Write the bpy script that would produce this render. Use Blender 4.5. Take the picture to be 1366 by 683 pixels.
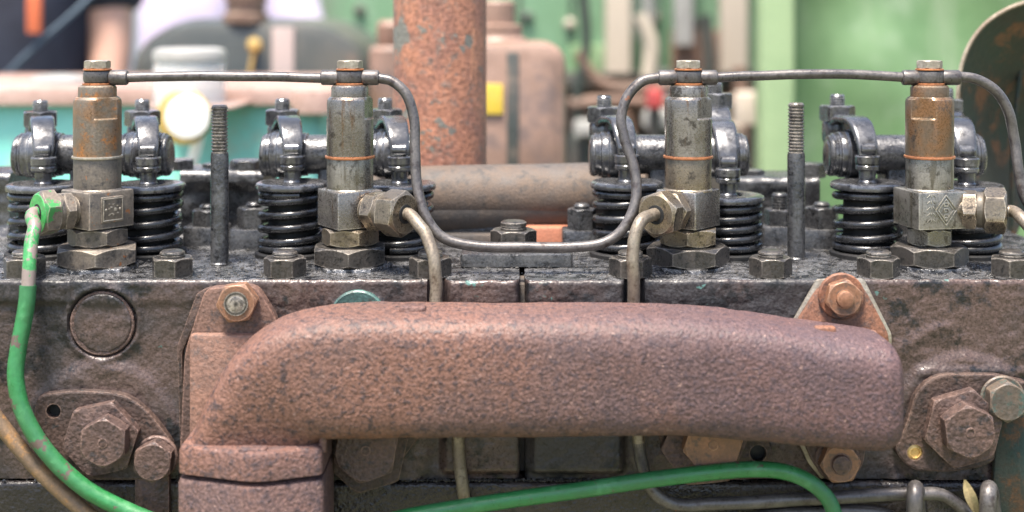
import bpy, bmesh, math, random
import numpy as np
from mathutils import Vector, Matrix

for o in list(bpy.data.objects):
    bpy.data.objects.remove(o)
random.seed(7)
rng = np.random.default_rng(7)
scene = bpy.context.scene
C = scene.collection
R_ = math.radians

# ---------------------------------------------------------------- camera, sky, sun, exposure
# working unit: u = 0.5 mm in the injector plane (y = 0); camera 1800 u in front of it
S = 0.0005
D = 1800.0
EYE_ROW = 28.0
ZC = 655.0
cam_d = bpy.data.cameras.new('camera')
cam = bpy.data.objects.new('camera', cam_d)
C.objects.link(cam)
cam.location = (0, -D * S, ZC * S)
cam.rotation_euler = (R_(90), 0, 0)
cam_d.sensor_width = 36.0
cam_d.lens = 36.0 * D / 1366.0
cam_d.shift_y = -(341.5 - EYE_ROW) / 1366.0
cam_d.clip_start = 0.01
cam_d.clip_end = 500
cam_d.dof.use_dof = True
cam_d.dof.focus_distance = (D - 45) * S
cam_d.dof.aperture_fstop = 3.8
scene.camera = cam

SUN_EL, SUN_AZ = 73.0, 208.0      # azimuth of the sun, from +Y clockwise
w = bpy.data.worlds.new('World')
scene.world = w
w.use_nodes = True
nt = w.node_tree
sky = nt.nodes.new('ShaderNodeTexSky')
sky.sky_type = 'NISHITA'
sky.sun_disc = False
sky.sun_elevation = R_(SUN_EL)
sky.sun_rotation = R_(SUN_AZ)
sky.air_density = 1.0
sky.dust_density = 3.0
sky.ozone_density = 1.0
bg = nt.nodes['Background']
bg.inputs['Strength'].default_value = 0.08
nt.links.new(sky.outputs[0], bg.inputs['Color'])

sd = bpy.data.lights.new('sun', 'SUN')
sun = bpy.data.objects.new('sun', sd)
C.objects.link(sun)
sd.energy = 2.5
sd.angle = R_(14)
sd.color = (1.0, 0.93, 0.83)
az, el = R_(SUN_AZ), R_(SUN_EL)
to_sun = Vector((math.sin(az) * math.cos(el), math.cos(az) * math.cos(el), math.sin(el)))
sun.rotation_euler = to_sun.to_track_quat('Z', 'Y').to_euler()
sun.location = to_sun * 5

scene.view_settings.view_transform = 'Standard'
scene.view_settings.look = 'None'
scene.view_settings.gamma = 1
scene.view_settings.exposure = 2.3
scene.render.engine = 'CYCLES'

# ---------------------------------------------------------------- materials
def M(name, c0, c1=None, c2=None, patch=60, mid=170, rough=(0.4, 0.7), metal=0.0, bump=0.0004, bscale=450,
      chips=None, edge=None, pebble=None, streak=None, spec=0.5, c2amt=(0.52, 0.66), fine=0.25, coat=0.0, grad=None, bdetail=5):
    m = bpy.data.materials.new(name)
    m.use_nodes = True
    n, l = m.node_tree.nodes, m.node_tree.links
    b = n['Principled BSDF']
    tc = n.new('ShaderNodeTexCoord')
    oi = n.new('ShaderNodeObjectInfo')
    mul = n.new('ShaderNodeVectorMath'); mul.operation = 'SCALE'
    mul.inputs[0].default_value = (3.1, 5.7, 2.3)
    l.new(oi.outputs['Random'], mul.inputs['Scale'])
    add = n.new('ShaderNodeVectorMath'); add.operation = 'ADD'
    l.new(tc.outputs['Object'], add.inputs[0]); l.new(mul.outputs[0], add.inputs[1])
    V = add.outputs[0]
    def noise(scale, detail=4, rgh=0.6, vec=None):
        x = n.new('ShaderNodeTexNoise'); x.inputs['Scale'].default_value = scale
        x.inputs['Detail'].default_value = detail; x.inputs['Roughness'].default_value = rgh
        l.new(vec or V, x.inputs['Vector']); return x.outputs['Fac']
    def mrange(v, a, bb, c=0.0, d=1.0):
        x = n.new('ShaderNodeMapRange'); x.interpolation_type = 'SMOOTHSTEP'
        x.inputs[1].default_value = a; x.inputs[2].default_value = bb
        x.inputs[3].default_value = c; x.inputs[4].default_value = d
        l.new(v, x.inputs[0]); return x.outputs[0]
    def mix(f, a, bb, mode='MIX'):
        x = n.new('ShaderNodeMix'); x.data_type = 'RGBA'; x.blend_type = mode
        if isinstance(f, float): x.inputs[0].default_value = f
        else: l.new(f, x.inputs[0])
        for k, v in ((6, a), (7, bb)):
            if isinstance(v, tuple): x.inputs[k].default_value = (*v, 1)
            else: l.new(v, x.inputs[k])
        return x.outputs[2]
    n1 = noise(patch, 5, 0.62)
    col = mix(mrange(n1, 0.38, 0.62), c0, c1 or c0)
    if c2:
        n2 = noise(mid, 6, 0.7)
        col = mix(mrange(n2, *c2amt), col, c2)
    if grad:      # the casting's colour drifts along its length
        sp = n.new('ShaderNodeSeparateXYZ'); l.new(tc.outputs['Object'], sp.inputs[0])
        gn = n.new('ShaderNodeMath'); gn.operation = 'MULTIPLY_ADD'
        l.new(n1, gn.inputs[0]); gn.inputs[1].default_value = (grad[2] - grad[1]) * .8; l.new(sp.outputs[0], gn.inputs[2])
        col = mix(mrange(gn.outputs[0], grad[1], grad[2]), col, mix(0.62, col, grad[0]))
    if streak:
        mp = n.new('ShaderNodeMapping'); mp.inputs['Scale'].default_value = (1, 1, 0.12)
        l.new(V, mp.inputs['Vector'])
        ns = noise(streak[1], 5, 0.65, mp.outputs[0])
        col = mix(mrange(ns, streak[2], streak[2] + 0.1), col, streak[0])
    nf = noise(bscale * 1.3, 3, 0.6)
    rl = mrange(nf, 0.25, 0.75, rough[0], rough[1])
    if fine:
        g = mrange(nf, 0.2, 0.8, 1 - fine, 1 + fine)
        gg = n.new('ShaderNodeCombineColor')
        for k in range(3): l.new(g, gg.inputs[k])
        col = mix(1.0, col, gg.outputs[0], 'MULTIPLY')
    if chips:
        cf = mrange(noise(chips[2], 5, 0.65), chips[1], chips[1] + 0.03)
        col = mix(cf, col, chips[0])
    if edge:
        bv = n.new('ShaderNodeBevel'); bv.samples = 4; bv.inputs['Radius'].default_value = edge[1]
        ge = n.new('ShaderNodeNewGeometry')
        dt = n.new('ShaderNodeVectorMath'); dt.operation = 'DOT_PRODUCT'
        l.new(bv.outputs[0], dt.inputs[0]); l.new(ge.outputs['Normal'], dt.inputs[1])
        e0 = mrange(dt.outputs['Value'], 0.995, 0.90)
        e1 = n.new('ShaderNodeMath'); e1.operation = 'MULTIPLY'
        l.new(e0, e1.inputs[0]); l.new(mrange(noise(220, 4), 0.35, 0.6, 0.15, 0.9), e1.inputs[1])
        col = mix(e1.outputs[0], col, edge[0])
    l.new(col, b.inputs['Base Color'])
    rn = n.new('ShaderNodeMath'); rn.operation = 'ADD'; rn.use_clamp = True
    l.new(rl, rn.inputs[0]); l.new(mrange(n1, 0.35, 0.65, -0.07, 0.07), rn.inputs[1])
    l.new(rn.outputs[0], b.inputs['Roughness'])
    b.inputs['Metallic'].default_value = metal
    b.inputs['Specular IOR Level'].default_value = spec
    if coat:
        b.inputs['Coat Weight'].default_value = coat
        b.inputs['Coat Roughness'].default_value = 0.15
    if bump:
        bp = n.new('ShaderNodeBump'); bp.inputs['Strength'].default_value = 1.0
        bp.inputs['Distance'].default_value = bump
        h = noise(bscale, bdetail, 0.6 if bdetail > 3 else 0.45)
        if pebble:
            vo = n.new('ShaderNodeTexVoronoi'); vo.feature = 'SMOOTH_F1'
            vo.inputs['Scale'].default_value = pebble[0]
            ds = n.new('ShaderNodeVectorMath'); ds.operation = 'SCALE'
            nn = n.new('ShaderNodeTexNoise'); nn.inputs['Scale'].default_value = pebble[0]
            l.new(V, nn.inputs['Vector']); l.new(nn.outputs['Color'], ds.inputs[0])
            ds.inputs['Scale'].default_value = 0.7 / pebble[0]
            ad = n.new('ShaderNodeVectorMath'); ad.operation = 'ADD'
            l.new(V, ad.inputs[0]); l.new(ds.outputs[0], ad.inputs[1])
            l.new(ad.outputs[0], vo.inputs['Vector'])
            a = n.new('ShaderNodeMath'); a.operation = 'MULTIPLY_ADD'
            l.new(vo.outputs['Distance'], a.inputs[0]); a.inputs[1].default_value = -pebble[1]
            l.new(h, a.inputs[2]); h = a.outputs[0]
        l.new(h, bp.inputs['Height']); l.new(bp.outputs[0], b.inputs['Normal'])
    return m

MAT = dict(
    oil=M('oily_black_iron', (0.045, 0.045, 0.048), (0.08, 0.079, 0.08), (0.014, 0.014, 0.015), rough=(0.14, 0.42), bump=0.0005, bscale=380, spec=0.75, metal=0.4),
    oil_gloss=M('glossy_oiled_steel', (0.07, 0.07, 0.074), (0.12, 0.12, 0.125), (0.02, 0.02, 0.021), rough=(0.12, 0.30), bump=0.00014, bscale=260, spec=0.8, metal=0.5),
    inner=M('coil_gap_black', (0.010, 0.010, 0.010), (0.016, 0.015, 0.015), rough=(0.55, 0.75), bump=0.0004, spec=0.3),  # near-black for the inner sleeve, darkens the gaps between coils
    union_ring=M('worn_ring_steel', (0.12, 0.10, 0.078), (0.09, 0.078, 0.062), rough=(0.4, 0.6), metal=0.4, bump=0.0001),
    spring=M('black_spring_wire', (0.010, 0.010, 0.011), (0.020, 0.020, 0.021), rough=(0.16, 0.36), bump=0.00008, bscale=260, spec=0.6),
    rocker=M('oiled_rocker_steel', (0.050, 0.050, 0.053), (0.085, 0.085, 0.089), (0.020, 0.020, 0.021), patch=40, mid=90, rough=(0.13, 0.32), bump=0.00022, bscale=200, spec=1.0, metal=0.45, c2amt=(0.54, 0.66), fine=0.15, edge=((0.34, 0.34, 0.36), 0.0012)),
    deck=M('oily_deck_iron', (0.11, 0.11, 0.113), (0.19, 0.187, 0.19), (0.022, 0.022, 0.023), patch=40, mid=120, rough=(0.08, 0.34), bump=0.0013, bscale=380, spec=0.8, metal=0.55, c2amt=(0.47, 0.58)),
    head=M('casting_brown_iron', (0.072, 0.047, 0.040), (0.030, 0.027, 0.028), (0.011, 0.011, 0.012), patch=9, mid=45, rough=(0.24, 0.56), bump=0.0005, bscale=450, bdetail=3,
           chips=((0.06, 0.13, 0.115), 0.67, 38), c2amt=(0.49, 0.62), spec=0.4, fine=0.4),
    block=M('oily_block_iron', (0.022, 0.019, 0.019), (0.038, 0.030, 0.027), (0.009, 0.009, 0.010), patch=14, rough=(0.16, 0.46), bump=0.0011, bscale=380, bdetail=3, spec=0.4),
    nut=M('worn_dark_steel', (0.040, 0.037, 0.034), (0.065, 0.057, 0.050), (0.018, 0.018, 0.017), rough=(0.22, 0.5), metal=0.4, bump=0.0003, bscale=500, edge=((0.36, 0.32, 0.28), 0.0014)),
    steel_olive=M('stained_grey_steel', (0.165, 0.148, 0.133), (0.235, 0.215, 0.196), (0.065, 0.056, 0.048), patch=45, mid=90, rough=(0.2, 0.44), metal=0.8, bump=0.00010, bscale=700, edge=((0.55, 0.50, 0.45), 0.0014), streak=((0.14, 0.088, 0.054), 110, 0.56)),
    steel=M('bare_steel', (0.18, 0.165, 0.14), (0.235, 0.215, 0.185), (0.085, 0.075, 0.06), rough=(0.24, 0.46), metal=0.8, bump=0.00010, bscale=700, edge=((0.52, 0.48, 0.41), 0.0014), streak=((0.12, 0.105, 0.08), 130, 0.54)),
    steel_dirty=M('grey_brown_steel', (0.10, 0.085, 0.072), (0.15, 0.125, 0.10), (0.05, 0.045, 0.042), rough=(0.35, 0.62), metal=0.4, bump=0.0002, bscale=550, edge=((0.42, 0.36, 0.29), 0.0014), chips=((0.22, 0.09, 0.035), 0.64, 120)),
    steel_rusty=M('rust_stained_steel', (0.165, 0.098, 0.055), (0.13, 0.108, 0.085), (0.26, 0.11, 0.036), patch=70, mid=110, rough=(0.3, 0.58), metal=0.35, bump=0.0002, bscale=550, edge=((0.45, 0.35, 0.24), 0.0014), c2amt=(0.53, 0.65)),
    steel_brown=M('brown_varnished_steel', (0.165, 0.085, 0.040), (0.115, 0.082, 0.055), (0.065, 0.052, 0.042), patch=50, mid=90, rough=(0.22, 0.48), metal=0.5, bump=0.00015, bscale=600, edge=((0.5, 0.40, 0.29), 0.0014)),
    brass=M('brassy_steel', (0.21, 0.168, 0.118), (0.16, 0.132, 0.10), (0.06, 0.05, 0.04), rough=(0.22, 0.46), metal=0.75, bump=0.0001, bscale=700, edge=((0.6, 0.51, 0.40), 0.0014)),
    copper=M('copper', (0.48, 0.19, 0.085), (0.38, 0.16, 0.08), rough=(0.3, 0.5), metal=0.7, bump=0.00005),
    tin=M('dull_tin', (0.40, 0.36, 0.30), (0.28, 0.24, 0.19), rough=(0.35, 0.55), metal=0.7, bump=0.0001),
    pipe=M('grey_steel_pipe', (0.075, 0.068, 0.066), (0.11, 0.10, 0.095), (0.05, 0.04, 0.038), rough=(0.3, 0.52), metal=0.45, bump=0.00012, bscale=500, chips=((0.20, 0.085, 0.05), 0.68, 90)),
    pipe_tan=M('tan_steel_pipe', (0.22, 0.185, 0.14), (0.16, 0.13, 0.10), (0.09, 0.065, 0.045), rough=(0.3, 0.6), metal=0.45, bump=0.00012, bscale=500),
    pipe_rust=M('rusty_brown_pipe', (0.20, 0.125, 0.07), (0.13, 0.09, 0.06), (0.28, 0.15, 0.06), rough=(0.45, 0.7), metal=0.2, bump=0.0002, bscale=500),
    green=M('green_paint', (0.020, 0.145, 0.042), (0.026, 0.125, 0.045), (0.05, 0.19, 0.075), patch=18, mid=50, rough=(0.28, 0.55), bump=0.00025, bscale=200, chips=((0.085, 0.06, 0.05), 0.615, 60), spec=0.5, fine=0.12),
    green_face=M('bright_green_paint', (0.035, 0.24, 0.06), (0.05, 0.28, 0.075), (0.03, 0.18, 0.05), patch=90, rough=(0.3, 0.5), bump=0.0003, bscale=300, chips=((0.16, 0.12, 0.10), 0.62, 120)),
    green_worn=M('worn_green_paint', (0.04, 0.22, 0.065), (0.026, 0.16, 0.045), (0.034, 0.2, 0.058), rough=(0.3, 0.55), bump=0.00015, bscale=400, chips=((0.17, 0.135, 0.12), 0.49, 100)),
    manifold=M('rusty_cast_manifold', (0.150, 0.078, 0.058), (0.108, 0.066, 0.056), (0.052, 0.037, 0.037), patch=9, mid=240, rough=(0.38, 0.68), bump=0.0010, bscale=480, bdetail=2.5, spec=0.25, c2amt=(0.47, 0.64), fine=0.45, chips=((0.21, 0.135, 0.115), 0.635, 330), grad=((0.066, 0.046, 0.056), 0.0, 0.34)),
    branch=M('pink_rust_casting', (0.19, 0.098, 0.068), (0.15, 0.082, 0.06), (0.09, 0.058, 0.048), patch=30, rough=(0.5, 0.75), bump=0.0008, bscale=330, fine=0.35),
    rust_brown=M('rust_brown_lug', (0.115, 0.066, 0.050), (0.085, 0.054, 0.045), (0.05, 0.036, 0.033), patch=35, mid=120, rough=(0.45, 0.7), bump=0.0007, bscale=400, bdetail=3, spec=0.3, fine=0.4, edge=((0.26, 0.15, 0.11), 0.0014)),
    lug=M('orange_rust_lug', (0.21, 0.090, 0.050), (0.15, 0.072, 0.047), (0.075, 0.05, 0.042), patch=35, mid=140, rough=(0.5, 0.78), bump=0.0005, bscale=420, spec=0.35, c2amt=(0.48, 0.64), fine=0.4),
    nut_rust=M('rusty_nut', (0.21, 0.10, 0.055), (0.15, 0.080, 0.048), (0.085, 0.056, 0.042), rough=(0.4, 0.66), metal=0.15, bump=0.0003, bscale=500, edge=((0.42, 0.25, 0.16), 0.0015)),
    plug=M('rusty_brown_plug', (0.070, 0.047, 0.042), (0.092, 0.058, 0.048), (0.034, 0.028, 0.028), patch=40, rough=(0.36, 0.62), metal=0.1, bump=0.0010, bscale=380, bdetail=2.5, spec=0.3, fine=0.4, edge=((0.25, 0.165, 0.135), 0.0014)),
    plate=M('brown_flange_plate', (0.042, 0.030, 0.027), (0.066, 0.042, 0.034), (0.020, 0.018, 0.018), patch=35, rough=(0.36, 0.62), bump=0.0009, bscale=380, bdetail=2.5, spec=0.3, fine=0.4, edge=((0.20, 0.13, 0.10), 0.0014), chips=((0.07, 0.15, 0.13), 0.69, 45)),
    teal_bolt=M('grey_brown_bolt', (0.060, 0.050, 0.042), (0.085, 0.062, 0.045), (0.038, 0.068, 0.060), patch=80, rough=(0.36, 0.6), bump=0.0005, bscale=420, edge=((0.24, 0.17, 0.12), 0.0014), c2amt=(0.52,0.64)),
    teal_strip=M('teal_painted_strip', (0.018, 0.034, 0.030), (0.036, 0.032, 0.024), (0.075, 0.040, 0.020), patch=30, mid=60, rough=(0.5, 0.75), bump=0.0003, spec=0.2, c2amt=(0.52, 0.66)),
    gold=M('brass_plug', (0.62, 0.42, 0.16), (0.45, 0.30, 0.12), rough=(0.35, 0.55), metal=0.5, bump=0.0003),
    hole=M('hole_shade', (0.006, 0.006, 0.006), rough=(0.6, 0.8), bump=0),  # near-black colour stands for the shade inside holes and slots
    exhaust=M('rusty_exhaust_pipe', (0.33, 0.145, 0.085), (0.24, 0.11, 0.075), (0.17, 0.115, 0.09), patch=28, mid=110, rough=(0.5, 0.8), bump=0.0009, bscale=240, chips=((0.15, 0.145, 0.122), 0.575, 22), streak=((0.44, 0.20, 0.11), 75, 0.55), fine=0.45),
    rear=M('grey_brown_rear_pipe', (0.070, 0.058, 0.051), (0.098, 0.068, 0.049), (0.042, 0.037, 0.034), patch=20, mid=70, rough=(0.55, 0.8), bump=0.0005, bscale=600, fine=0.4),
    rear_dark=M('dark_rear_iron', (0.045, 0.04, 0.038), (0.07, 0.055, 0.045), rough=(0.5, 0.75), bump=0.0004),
    gasket=M('brick_orange_gasket', (0.36, 0.13, 0.07), (0.28, 0.11, 0.065), rough=(0.6, 0.8), bump=0.0003),
    fender=M('rusty_green_sheet', (0.017, 0.030, 0.024), (0.034, 0.033, 0.025), (0.11, 0.052, 0.027), patch=18, mid=38, rough=(0.42, 0.7), bump=0.0008, bscale=180, c2amt=(0.50, 0.62), fine=0.35, spec=0.3),
    fender_edge=M('worn_sheet_edge', (0.33, 0.27, 0.20), (0.20, 0.15, 0.11), rough=(0.4, 0.6), metal=0.3, bump=0.0002),
    teal_core=M('teal_painted_plug', (0.06, 0.13, 0.115), (0.035, 0.075, 0.068), (0.05, 0.035, 0.03), patch=40, mid=90, rough=(0.35, 0.6), bump=0.0004, bscale=400),
    green_end=M('grey_nut_with_green_paint', (0.12, 0.10, 0.085), (0.15, 0.125, 0.10), (0.07, 0.06, 0.055), rough=(0.35, 0.6), metal=0.3, bump=0.0002, bscale=500, chips=((0.035, 0.20, 0.055), 0.51, 70), edge=((0.38, 0.32, 0.26), 0.0014)),
    grit=M('oily_grit', (0.03, 0.03, 0.03), (0.07, 0.065, 0.06), rough=(0.2, 0.5), bump=0),
    leaf=M('dry_leaf', (0.26, 0.20, 0.10), (0.20, 0.17, 0.08), rough=(0.6, 0.8), bump=0.0001),
    # background
    bg_green=M('pale_green_paint', (0.14, 0.25, 0.14), (0.19, 0.32, 0.20), (0.33, 0.42, 0.33), patch=3.0, mid=5, rough=(0.3, 0.55), bump=0.0, streak=((0.13, 0.16, 0.11), 9, 0.58)),
    bg_green2=M('leaf_green_screen', (0.105, 0.19, 0.08), (0.155, 0.25, 0.12), (0.27, 0.34, 0.23), patch=3.5, mid=4, rough=(0.3, 0.55), bump=0.0, c2amt=(0.48, 0.70), streak=((0.19, 0.26, 0.15), 9, 0.53)),
    bg_post=M('pale_green_post', (0.21, 0.28, 0.145), (0.17, 0.24, 0.12), patch=4, rough=(0.4, 0.6), bump=0.0),
    bg_teal=M('turquoise_paint', (0.16, 0.48, 0.40), (0.22, 0.55, 0.46), (0.35, 0.33, 0.24), patch=5, mid=8, rough=(0.4, 0.6), bump=0.0, c2amt=(0.56, 0.70)),
    bg_rim=M('rusty_rim', (0.28, 0.18, 0.145), (0.36, 0.25, 0.21), (0.17, 0.105, 0.075), patch=6, rough=(0.3, 0.55), bump=0.0),
    bg_tank=M('weathered_dark_tank', (0.045, 0.05, 0.045), (0.085, 0.08, 0.066), (0.17, 0.125, 0.095), patch=5, mid=9, rough=(0.25, 0.5), bump=0.0, c2amt=(0.55, 0.7)),
    bg_tankband=M('tank_band', (0.30, 0.24, 0.22), rough=(0.5, 0.7), bump=0),
    bg_cap=M('brown_cap', (0.12, 0.075, 0.055), (0.16, 0.11, 0.08), rough=(0.4, 0.6), bump=0),
    bg_rust=M('faded_rust_can', (0.20, 0.125, 0.09), (0.26, 0.165, 0.125), (0.15, 0.105, 0.09), patch=8, mid=14, rough=(0.4, 0.6), bump=0),
    bg_yellow=M('yellow_label', (0.50, 0.35, 0.035), (0.45, 0.32, 0.05), rough=(0.5, 0.6), bump=0),
    bg_white=M('white_enamel', (0.88, 0.86, 0.80), (0.80, 0.78, 0.74), rough=(0.2, 0.4), bump=0),
    bg_brass=M('brass_knob', (0.65, 0.45, 0.16), (0.55, 0.38, 0.14), rough=(0.25, 0.4), metal=0.6, bump=0),
    bg_dark=M('dark_machinery', (0.035, 0.045, 0.038), (0.07, 0.06, 0.05), (0.02, 0.022, 0.02), patch=6, rough=(0.4, 0.7), bump=0),
    bg_brown=M('brown_machinery', (0.20, 0.115, 0.08), (0.14, 0.09, 0.065), (0.26, 0.15, 0.11), patch=6, rough=(0.5, 0.7), bump=0),
    bg_pale=M('pale_timber', (0.46, 0.39, 0.31), (0.38, 0.32, 0.26), patch=5, rough=(0.5, 0.7), bump=0),
    bg_grey=M('grey_machinery', (0.30, 0.29, 0.27), (0.22, 0.215, 0.2), patch=5, rough=(0.4, 0.6), bump=0),
    bg_red=M('red_paint', (0.33, 0.035, 0.03), (0.25, 0.03, 0.03), rough=(0.5, 0.7), bump=0),
    skin=M('skin', (0.58, 0.34, 0.25), (0.54, 0.30, 0.22), rough=(0.45, 0.6), bump=0, patch=20),
    navy=M('navy_cloth', (0.030, 0.034, 0.055), (0.022, 0.024, 0.038), rough=(0.8, 0.95), bump=0, patch=8),
    slate=M('slate_blue_cloth', (0.11, 0.15, 0.19), (0.08, 0.11, 0.15), rough=(0.8, 0.95), bump=0, patch=8),
    lilac=M('lilac_cloth', (0.58, 0.50, 0.66), (0.64, 0.56, 0.70), rough=(0.8, 0.95), bump=0, patch=8),
    orange=M('orange_cloth', (0.42, 0.095, 0.035), rough=(0.7, 0.9), bump=0),
    hair=M('brown_hair', (0.06, 0.04, 0.025), rough=(0.5, 0.7), bump=0),
    ground=M('trodden_grass_ground', (0.16, 0.14, 0.09), (0.10, 0.13, 0.05), (0.20, 0.17, 0.12), patch=1.2, mid=4, rough=(0.8, 1.0), bump=0),
)
def glass_mat():
    m = bpy.data.materials.new('clear_glass'); m.use_nodes = True
    b = m.node_tree.nodes['Principled BSDF']
    b.inputs['Base Color'].default_value = (0.92, 0.95, 0.95, 1)
    b.inputs['Roughness'].default_value = 0.06
    b.inputs['Transmission Weight'].default_value = 0.75
    b.inputs['IOR'].default_value = 1.15
    return m
MAT['glass'] = glass_mat()

# ---------------------------------------------------------------- helpers
def P(px, py, y=0.0):
    """where the ray through photo point (px, py) meets the depth plane y (units u)"""
    f = (D + y) / D
    return Vector(((px - 683.0) * f, y, ZC + (EYE_ROW - py) * f))
def F(y): return (D + y) / D

class MB:
    def __init__(s): s.v = []; s.f = []
    def ring(s, pts):
        k = len(s.v); s.v += [tuple(p) for p in pts]; return list(range(k, k + len(pts)))
    def bridge(s, a, b, closed=True):
        n = len(a)
        for i in range(n if closed else n - 1):
            j = (i + 1) % n
            s.f.append((a[i], a[j], b[j], b[i]))
    def cap(s, a, flip=False):
        s.f.append(tuple(reversed(a)) if flip else tuple(a))

def frame(axis, hint=None):
    w_ = Vector(axis).normalized()
    h = Vector(hint) if hint else (Vector((0, 0, 1)) if abs(w_.z) < 0.9 else Vector((1, 0, 0)))
    u = h.cross(w_).normalized()
    return u, w_.cross(u).normalized(), w_

def lathe(mb, o, axis, prof, n=32, caps=(True, True)):
    u, v, w_ = frame(axis); o = Vector(o); prev = None; first = None
    for r, h in prof:
        ring = mb.ring([o + w_ * h + (u * math.cos(2 * math.pi * i / n) + v * math.sin(2 * math.pi * i / n)) * max(r, 0.01) for i in range(n)])
        if prev: mb.bridge(prev, ring)
        else: first = ring
        prev = ring
    if caps[0]: mb.cap(first, True)
    if caps[1]: mb.cap(prev)

def cyl_prof(r, h0, h1, b=1.5):
    return [(r - b, h0), (r - 0.3 * b, h0 + 0.3 * b), (r, h0 + b), (r, h1 - b), (r - 0.3 * b, h1 - 0.3 * b), (r - b, h1)]

def thread_prof(r, h0, h1, pitch=3.4, d=1.5):
    p = []; h = h0
    while h < h1 - 3:
        p += [(r, h), (r, h + pitch * 0.25), (r - d, h + pitch * 0.5), (r - d, h + pitch * 0.75)]; h += pitch
    return p + [(r - 0.5, h1 - 2.5), (r - 2.5, h1), ]

def rpoly(pts, r, seg=3):
    out = []; n = len(pts)
    for i in range(n):
        p, a, b = (Vector((*pts[k % n], 0)) for k in (i, i - 1, i + 1))
        rr = r[i] if isinstance(r, (list, tuple)) else r
        d1, d2 = (a - p), (b - p)
        t = min(rr, d1.length * 0.45, d2.length * 0.45)
        s, e = p + d1.normalized() * t, p + d2.normalized() * t
        for k in range(seg + 1):
            q = k / seg
            x = s * (1 - q) ** 2 + p * 2 * q * (1 - q) + e * q * q
            out.append((x.x, x.y))
    return out

def circle(cx, cy, r, n=20):
    return [(cx + r * math.cos(2 * math.pi * i / n), cy + r * math.sin(2 * math.pi * i / n)) for i in range(n)]

def hexnut(mb, o, axis, R, H, rot=0.0, both=True, sides=6, rc=2.0, r0f=0.86, hint=None):
    u, v, w_ = frame(axis, hint); o = Vector(o)
    base = [(R * math.cos(rot + 2 * math.pi * i / sides), R * math.sin(rot + 2 * math.pi * i / sides)) for i in range(sides)]
    rp = rpoly(base, rc, 2)
    out = []
    for i in range(len(rp)):
        a, b = Vector(rp[i]), Vector(rp[(i + 1) % len(rp)])
        out.append(a)
        if (b - a).length > R * 0.3:
            for k in range(1, 6): out.append(a.lerp(b, k / 6))
    r0 = R * r0f
    def drop(p): return max(0.0, p.length - r0) * 0.6 + 0.3
    def at(p, h): return o + u * p.x + v * p.y + w_ * h
    cir = [p.normalized() * min(r0, p.length - 0.6) for p in out]
    if both:
        a = mb.ring([at(p, 0) for p in cir]); b = mb.ring([at(p, drop(p)) for p in out])
        mb.bridge(a, b); mb.cap(a, True)
    else:
        b = mb.ring([at(p, 0) for p in out]); mb.cap(b, True)
    c = mb.ring([at(p, H - drop(p)) for p in out]); mb.bridge(b, c)
    d = mb.ring([at(p, H) for p in cir]); mb.bridge(c, d); mb.cap(d)

def prism(mb, outline, o, u, v, w_, depth, bev=2.0, holes=(), back=True):
    """outline (ccw, in u/v) extruded along w from 0 to depth, front edge rounded"""
    o, u, v, w_ = Vector(o), Vector(u), Vector(v), Vector(w_)
    area = sum(outline[i - 1][0] * outline[i][1] - outline[i][0] * outline[i - 1][1] for i in range(len(outline)))
    if area < 0: outline = outline[::-1]
    n = len(outline)
    nrm = []
    for i in range(n):
        a, p, b = Vector(outline[i - 1]), Vector(outline[i]), Vector(outline[(i + 1) % n])
        e1, e2 = (p - a).normalized(), (b - p).normalized()
        nn = Vector((e1.y, -e1.x)) + Vector((e2.y, -e2.x))
        nn.normalize(); nrm.append(nn)
    def at(p, h): return o + u * p[0] + v * p[1] + w_ * h
    def ins(d): return [(Vector(p) - q * d) for p, q in zip(outline, nrm)]
    r0 = mb.ring([at(p, 0) for p in outline])
    if back: mb.cap(r0, True)
    r1 = mb.ring([at(p, depth - bev) for p in outline]); mb.bridge(r0, r1)
    i1 = ins(bev * 0.3); r2 = mb.ring([at(p, depth - bev * 0.3) for p in i1]); mb.bridge(r1, r2)
    i2 = ins(bev); r3 = mb.ring([at(p, depth) for p in i2]); mb.bridge(r2, r3)
    if not holes:
        mb.cap(r3)
    else:
        bm = bmesh.new(); edges = []; idx = {}
        for loop in [[tuple(p) for p in i2]] + [list(h) for h in holes]:
            vs = [bm.verts.new((p[0], p[1], 0)) for p in loop]
            edges += [bm.edges.new((vs[k - 1], vs[k])) for k in range(len(vs))]
        res = bmesh.ops.triangle_fill(bm, edges=edges, use_beauty=True, use_dissolve=False)
        bm.verts.index_update()
        k0 = len(mb.v)
        for q in bm.verts: mb.v.append(tuple(at((q.co.x, q.co.y), depth)))
        for fc in bm.faces:
            ids = [q.index + k0 for q in fc.verts]
            if fc.normal.z < 0: ids.reverse()
            mb.f.append(tuple(ids))
        bm.free()
        for h in holes:
            a = mb.ring([at(p, depth) for p in h]); b = mb.ring([at(p, 0.5) for p in h]); mb.bridge(b, a)

def box(mb, c, sx, sy, sz, r=3.0, bev=2.0, rotz=0.0):
    """rounded box standing on c (base centre)"""
    cs, sn = math.cos(rotz), math.sin(rotz)
    prism(mb, rpoly([(-sx / 2, -sy / 2), (sx / 2, -sy / 2), (sx / 2, sy / 2), (-sx / 2, sy / 2)], r, 3), c, (cs, sn, 0), (-sn, cs, 0), (0, 0, 1), sz, bev)

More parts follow.
